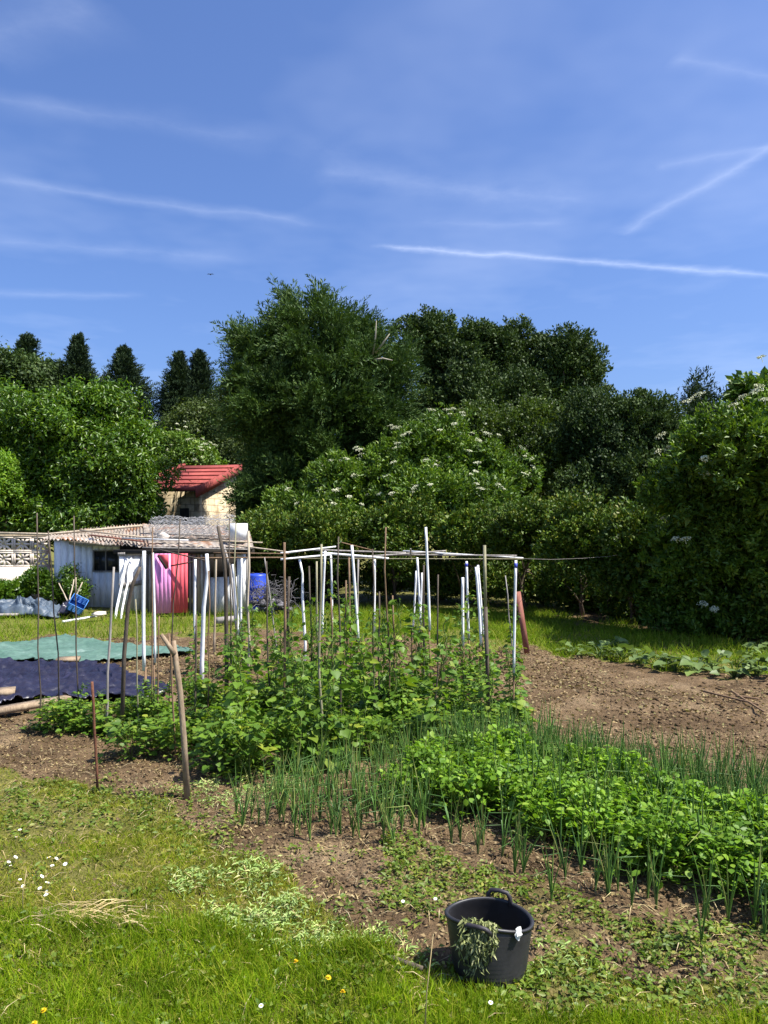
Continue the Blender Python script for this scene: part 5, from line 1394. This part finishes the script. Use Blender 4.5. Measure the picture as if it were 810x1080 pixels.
# flowers
def flower_meshes():
    g = Geo(); g.add([(0, 0, .0)]); g = Geo()
    n = 14; a = np.linspace(0, 6.283, n, endpoint=False)
    inst(g, OVAL, np.zeros((n, 3)) + [0, 0, .05], np.stack([np.cos(a), np.sin(a), .25 + 0 * a], 1), np.array([0, 0, 1.0]), .013, .007)
    pet = g.mesh('daisy_petals'); pet.materials.append(M['white_petal'])
    g = Geo(); tube(g, [(0, 0, .048), (0, 0, .052), (0, 0, .055)], [.0045, .005, .002], 8); cen = g.mesh('daisy_eye', True); cen.materials.append(M['yellow'])
    g = Geo(); tube(g, [(.004, 0, -.01), (.002, 0, .02), (0, 0, .05)], .0012, 4, False); st = g.mesh('daisy_stalk'); st.materials.append(M['stem'])
    g = Geo()
    for k in range(3):
        n = 22 - 5 * k; a = np.linspace(0, 6.283, n, endpoint=False) + k
        inst(g, KITE, np.zeros((n, 3)) + [0, 0, .1 + .003 * k], np.stack([np.cos(a), np.sin(a), .15 + .5 * k + 0 * a], 1), np.array([0, 0, 1.0]), .019 - .004 * k, .006)
    dp = g.mesh('dandelion_petals'); dp.materials.append(M['yellow'])
    g = Geo(); tube(g, [(.006, 0, -.01), (.003, 0, .05), (0, 0, .1)], .0018, 5, False); ds = g.mesh('dandelion_stalk'); ds.materials.append(M['stem'])
    return pet, cen, st, dp, ds
pet, cen, st, dp, ds = flower_meshes()
DA = [(20, 873), (23, 881), (28, 883), (32, 885), (9, 904), (14, 912), (40, 917), (48, 921), (53, 908), (57, 912), (55, 907), (71, 913), (12, 928), (22, 929), (36, 927), (38, 928), (47, 935), (57, 937), (51, 946), (74, 898), (83, 940), (9, 910), (48, 938), (64, 925), (30, 935)]
for (px, py) in DA:
    b = G(px + R.normal() * 2, py + 6)
    o = link('daisy', pet, None, None, (b[0], b[1], float(gh(b[0], b[1])) + .01)); s = R.uniform(.7, 1.25); o.scale = (s, s, s)
    o.rotation_euler = (R.normal() * .3 + .35, R.normal() * .3, R.random() * 6)
    tag(o, 'small white daisy in the thin grass at the left edge', 'daisy', 'daisies in the mown grass'); link('flower_centre', cen, None, o); link('stalk', st, None, o)
for (px, py, lab) in [(425, 955, 'lone white daisy on the soil left of the tub'), (459, 956, 'white daisy just left of the tub rim'), (517, 1062, 'white daisy in the lawn below the tub'), (276, 1066, 'white daisy at the bottom centre of the lawn')]:
    b = G(px, py + 6); o = link('daisy', pet, None, None, (b[0], b[1], float(gh(b[0], b[1])) + .02)); o.scale = (.9,) * 3; o.rotation_euler = (.4, 0, 0)
    tag(o, lab, 'daisy'); link('flower_centre', cen, None, o); link('stalk', st, None, o)
for (px, py, lab) in [(316, 1010, 'yellow dandelion highest up in the lawn'), (343, 1029, 'yellow dandelion in the middle of the three on the lawn'), (360, 1046, 'yellow dandelion lowest of the three on the lawn'), (52, 1053, 'yellow dandelion in the lower left corner of the lawn'), (43, 1070, 'pale yellow dandelion at the very bottom left')]:
    b = G(px, py + 20); o = link('dandelion', dp, None, None, (b[0], b[1], float(gh(b[0], b[1])))); o.scale = (.8,) * 3; o.rotation_euler = (.3, R.normal() * .15, R.random() * 6)
    tag(o, lab, 'dandelion'); link('stalk', ds, None, o)

# a bird, far off
g = Geo(); c = P(222, 289.5, 60)
for s in (-1, 1): g.add([c, c + [s * .12, .1, .05], c + [s * .3, .02, .02], c + [s * .12, -.08, .05]], [(0, 1, 2, 3)])
tube(g, [c + [0, .14, 0], c + [0, .05, 0], c + [0, -.1, 0], c + [0, -.17, .01]], [.01, .045, .045, .012], 6)
solo('bird', g, M['bird'], 'tiny dark bird flying in the sky left of the cypress', 'bird')

# ------------------------------------------------------------------ light, sky, camera
EL = math.radians(59); HD = np.array([.955, -.295]); HD = HD / np.linalg.norm(HD)
sdir = Vector((HD[0] * math.cos(EL), HD[1] * math.cos(EL), math.sin(EL)))
sun = bpy.data.lights.new('sun', 'SUN'); sun.energy = 5.0; sun.angle = math.radians(.5); sun.color = (1, .95, .86)
so = bpy.data.objects.new('sun', sun); COL.objects.link(so); so.rotation_euler = sdir.to_track_quat('Z', 'Y').to_euler(); so.location = (20, -10, 40)

W = bpy.data.worlds.new('World'); SC.world = W; W.use_nodes = True
nt = W.node_tree; nt.nodes.clear()
out = nt.nodes.new('ShaderNodeOutputWorld'); bg = nt.nodes.new('ShaderNodeBackground'); bg.inputs['Strength'].default_value = .088
sky = nt.nodes.new('ShaderNodeTexSky'); sky.sky_type = 'NISHITA'; sky.sun_disc = False; sky.sun_elevation = EL; sky.sun_rotation = math.atan2(HD[0], HD[1])
sky.altitude = 50; sky.air_density = 1.0; sky.dust_density = 2.6; sky.ozone_density = 2.5
skyc = mixc(nt, 1.0, sky.outputs['Color'], (.70, .865, 1.22), 'MULTIPLY')
# contrails: lines on a cloud sheet overhead, found from the direction of view on the dome
tc = nt.nodes.new('ShaderNodeTexCoord')
sep = nt.nodes.new('ShaderNodeSeparateXYZ'); nt.links.new(tc.outputs['Generated'], sep.inputs[0])
def mth(op, a, b=None, clamp=False):
    n = nt.nodes.new('ShaderNodeMath'); n.operation = op; n.use_clamp = clamp
    for s, v in ((n.inputs[0], a), (n.inputs[1], b)):
        if v is None: continue
        if isinstance(v, (int, float)): s.default_value = v
        else: nt.links.new(v, s)
    return n.outputs[0]
zz = mth('MAXIMUM', sep.outputs['Z'], .03)
ux = mth('DIVIDE', sep.outputs['X'], zz); uy = mth('DIVIDE', sep.outputs['Y'], zz)
cmb = nt.nodes.new('ShaderNodeCombineXYZ'); nt.links.new(ux, cmb.inputs[0]); nt.links.new(uy, cmb.inputs[1])
def wn(scale, detail=4, rough=.6):
    n = nt.nodes.new('ShaderNodeTexNoise'); n.inputs['Scale'].default_value = scale; n.inputs['Detail'].default_value = detail; n.inputs['Roughness'].default_value = rough
    nt.links.new(cmb.outputs[0], n.inputs['Vector']); return n
warp = wn(3.0, 5)
wv = nt.nodes.new('ShaderNodeVectorMath'); wv.operation = 'SUBTRACT'; nt.links.new(warp.outputs['Color'], wv.inputs[0]); wv.inputs[1].default_value = (.5, .5, .5)
ws = nt.nodes.new('ShaderNodeVectorMath'); ws.operation = 'SCALE'; nt.links.new(wv.outputs[0], ws.inputs[0]); ws.inputs['Scale'].default_value = .15
wa = nt.nodes.new('ShaderNodeVectorMath'); wa.operation = 'ADD'; nt.links.new(cmb.outputs[0], wa.inputs[0]); nt.links.new(ws.outputs[0], wa.inputs[1])
PV = wa.outputs[0]
brk = wn(2.2, 6, .7)
brkv = mth('MULTIPLY_ADD', brk.outputs['Fac'], 2.6); brkv.node.inputs[2].default_value = -.75; brkv.node.use_clamp = True
def plane(px, py):
    dz = (HY - py) / F; return np.array([(px - CX) / F / dz, 1 / dz])
total = None
for (a, b, w0, w1, inten, rag) in [
        ((385, 259), (860, 294), .03, .05, .8, .55), ((-20, 186), (350, 240), .05, .07, .34, .5), ((655, 248), (850, 135), .06, .035, .36, .4),
        ((330, 180), (640, 215), .09, .12, .24, .9), ((-20, 100), (300, 150), .05, .09, .24, .8), ((-40, 255), (260, 272), .09, .09, .26, .8),
        ((440, 233), (600, 238), .06, .06, .18, .9), ((700, 65), (860, 90), .05, .03, .22, .7), ((-40, 45), (110, 0), .10, .14, .26, .8), ((-40, 308), (160, 312), .09, .06, .25, .7), ((300, 150), (620, 235), .2, .22, .12, 1.0), ((690, 180), (830, 152), .05, .03, .2, .6)]:
    A, B = plane(*a), plane(*b); d = B - A; ln = float(np.linalg.norm(d)); d = d / ln; n_ = np.array([-d[1], d[0]])
    def dot(v, off):
        q = nt.nodes.new('ShaderNodeVectorMath'); q.operation = 'DOT_PRODUCT'; nt.links.new(PV, q.inputs[0]); q.inputs[1].default_value = (float(v[0]), float(v[1]), 0)
        return mth('SUBTRACT', q.outputs['Value'], float(off))
    t = mth('DIVIDE', dot(d, A @ d), ln)
    v = mth('ABSOLUTE', dot(n_, A @ n_))
    w0, w1 = w0 * 1.35, w1 * 1.35
    wd = mth('MULTIPLY_ADD', t, float(w1 - w0)); wd.node.inputs[2].default_value = float(w0)
    wd = mth('MAXIMUM', wd, .01)
    f = mth('SUBTRACT', 1.0, mth('DIVIDE', v, wd), True)
    f = mth('POWER', f, 1.9)
    e0 = mth('MULTIPLY', t, 14.0, True); e1 = mth('MULTIPLY', mth('SUBTRACT', 1.0, t), 6.0, True)
    f = mth('MULTIPLY', mth('MULTIPLY', f, e0), e1)
    rg = mth('MULTIPLY_ADD', brkv, float(rag)); rg.node.inputs[2].default_value = float(1 - rag)
    f = mth('MULTIPLY', mth('MULTIPLY', f, rg), inten * .31)
    total = f if total is None else mth('ADD', total, f)
veil = wn(.5, 5, .6)
vv = mth('MULTIPLY_ADD', veil.outputs['Fac'], .5, True); vv.node.inputs[2].default_value = -.235
total = mth('ADD', total, vv, True)
cl = mixc(nt, total, skyc, (9.0, 9.6, 11.0))
nt.links.new(cl, bg.inputs['Color']); nt.links.new(bg.outputs[0], out.inputs['Surface'])

cam = bpy.data.cameras.new('camera'); co = bpy.data.objects.new('camera', cam); COL.objects.link(co)
co.location = (0, 0, CH); co.rotation_euler = (math.pi / 2, 0, 0)
cam.sensor_fit = 'VERTICAL'; cam.angle = 2 * math.atan(540 / F); cam.shift_y = 20 / 1080
cam.clip_start = .05; cam.clip_end = 6000
SC.camera = co
vs = SC.view_settings; vs.view_transform = 'Standard'; vs.look = 'None'; vs.exposure = .95; vs.gamma = 1; vs.use_curve_mapping = False
SC.cycles.max_bounces = 6; SC.cycles.diffuse_bounces = 3; SC.cycles.glossy_bounces = 2; SC.cycles.transmission_bounces = 4
SC.cycles.use_denoising = True
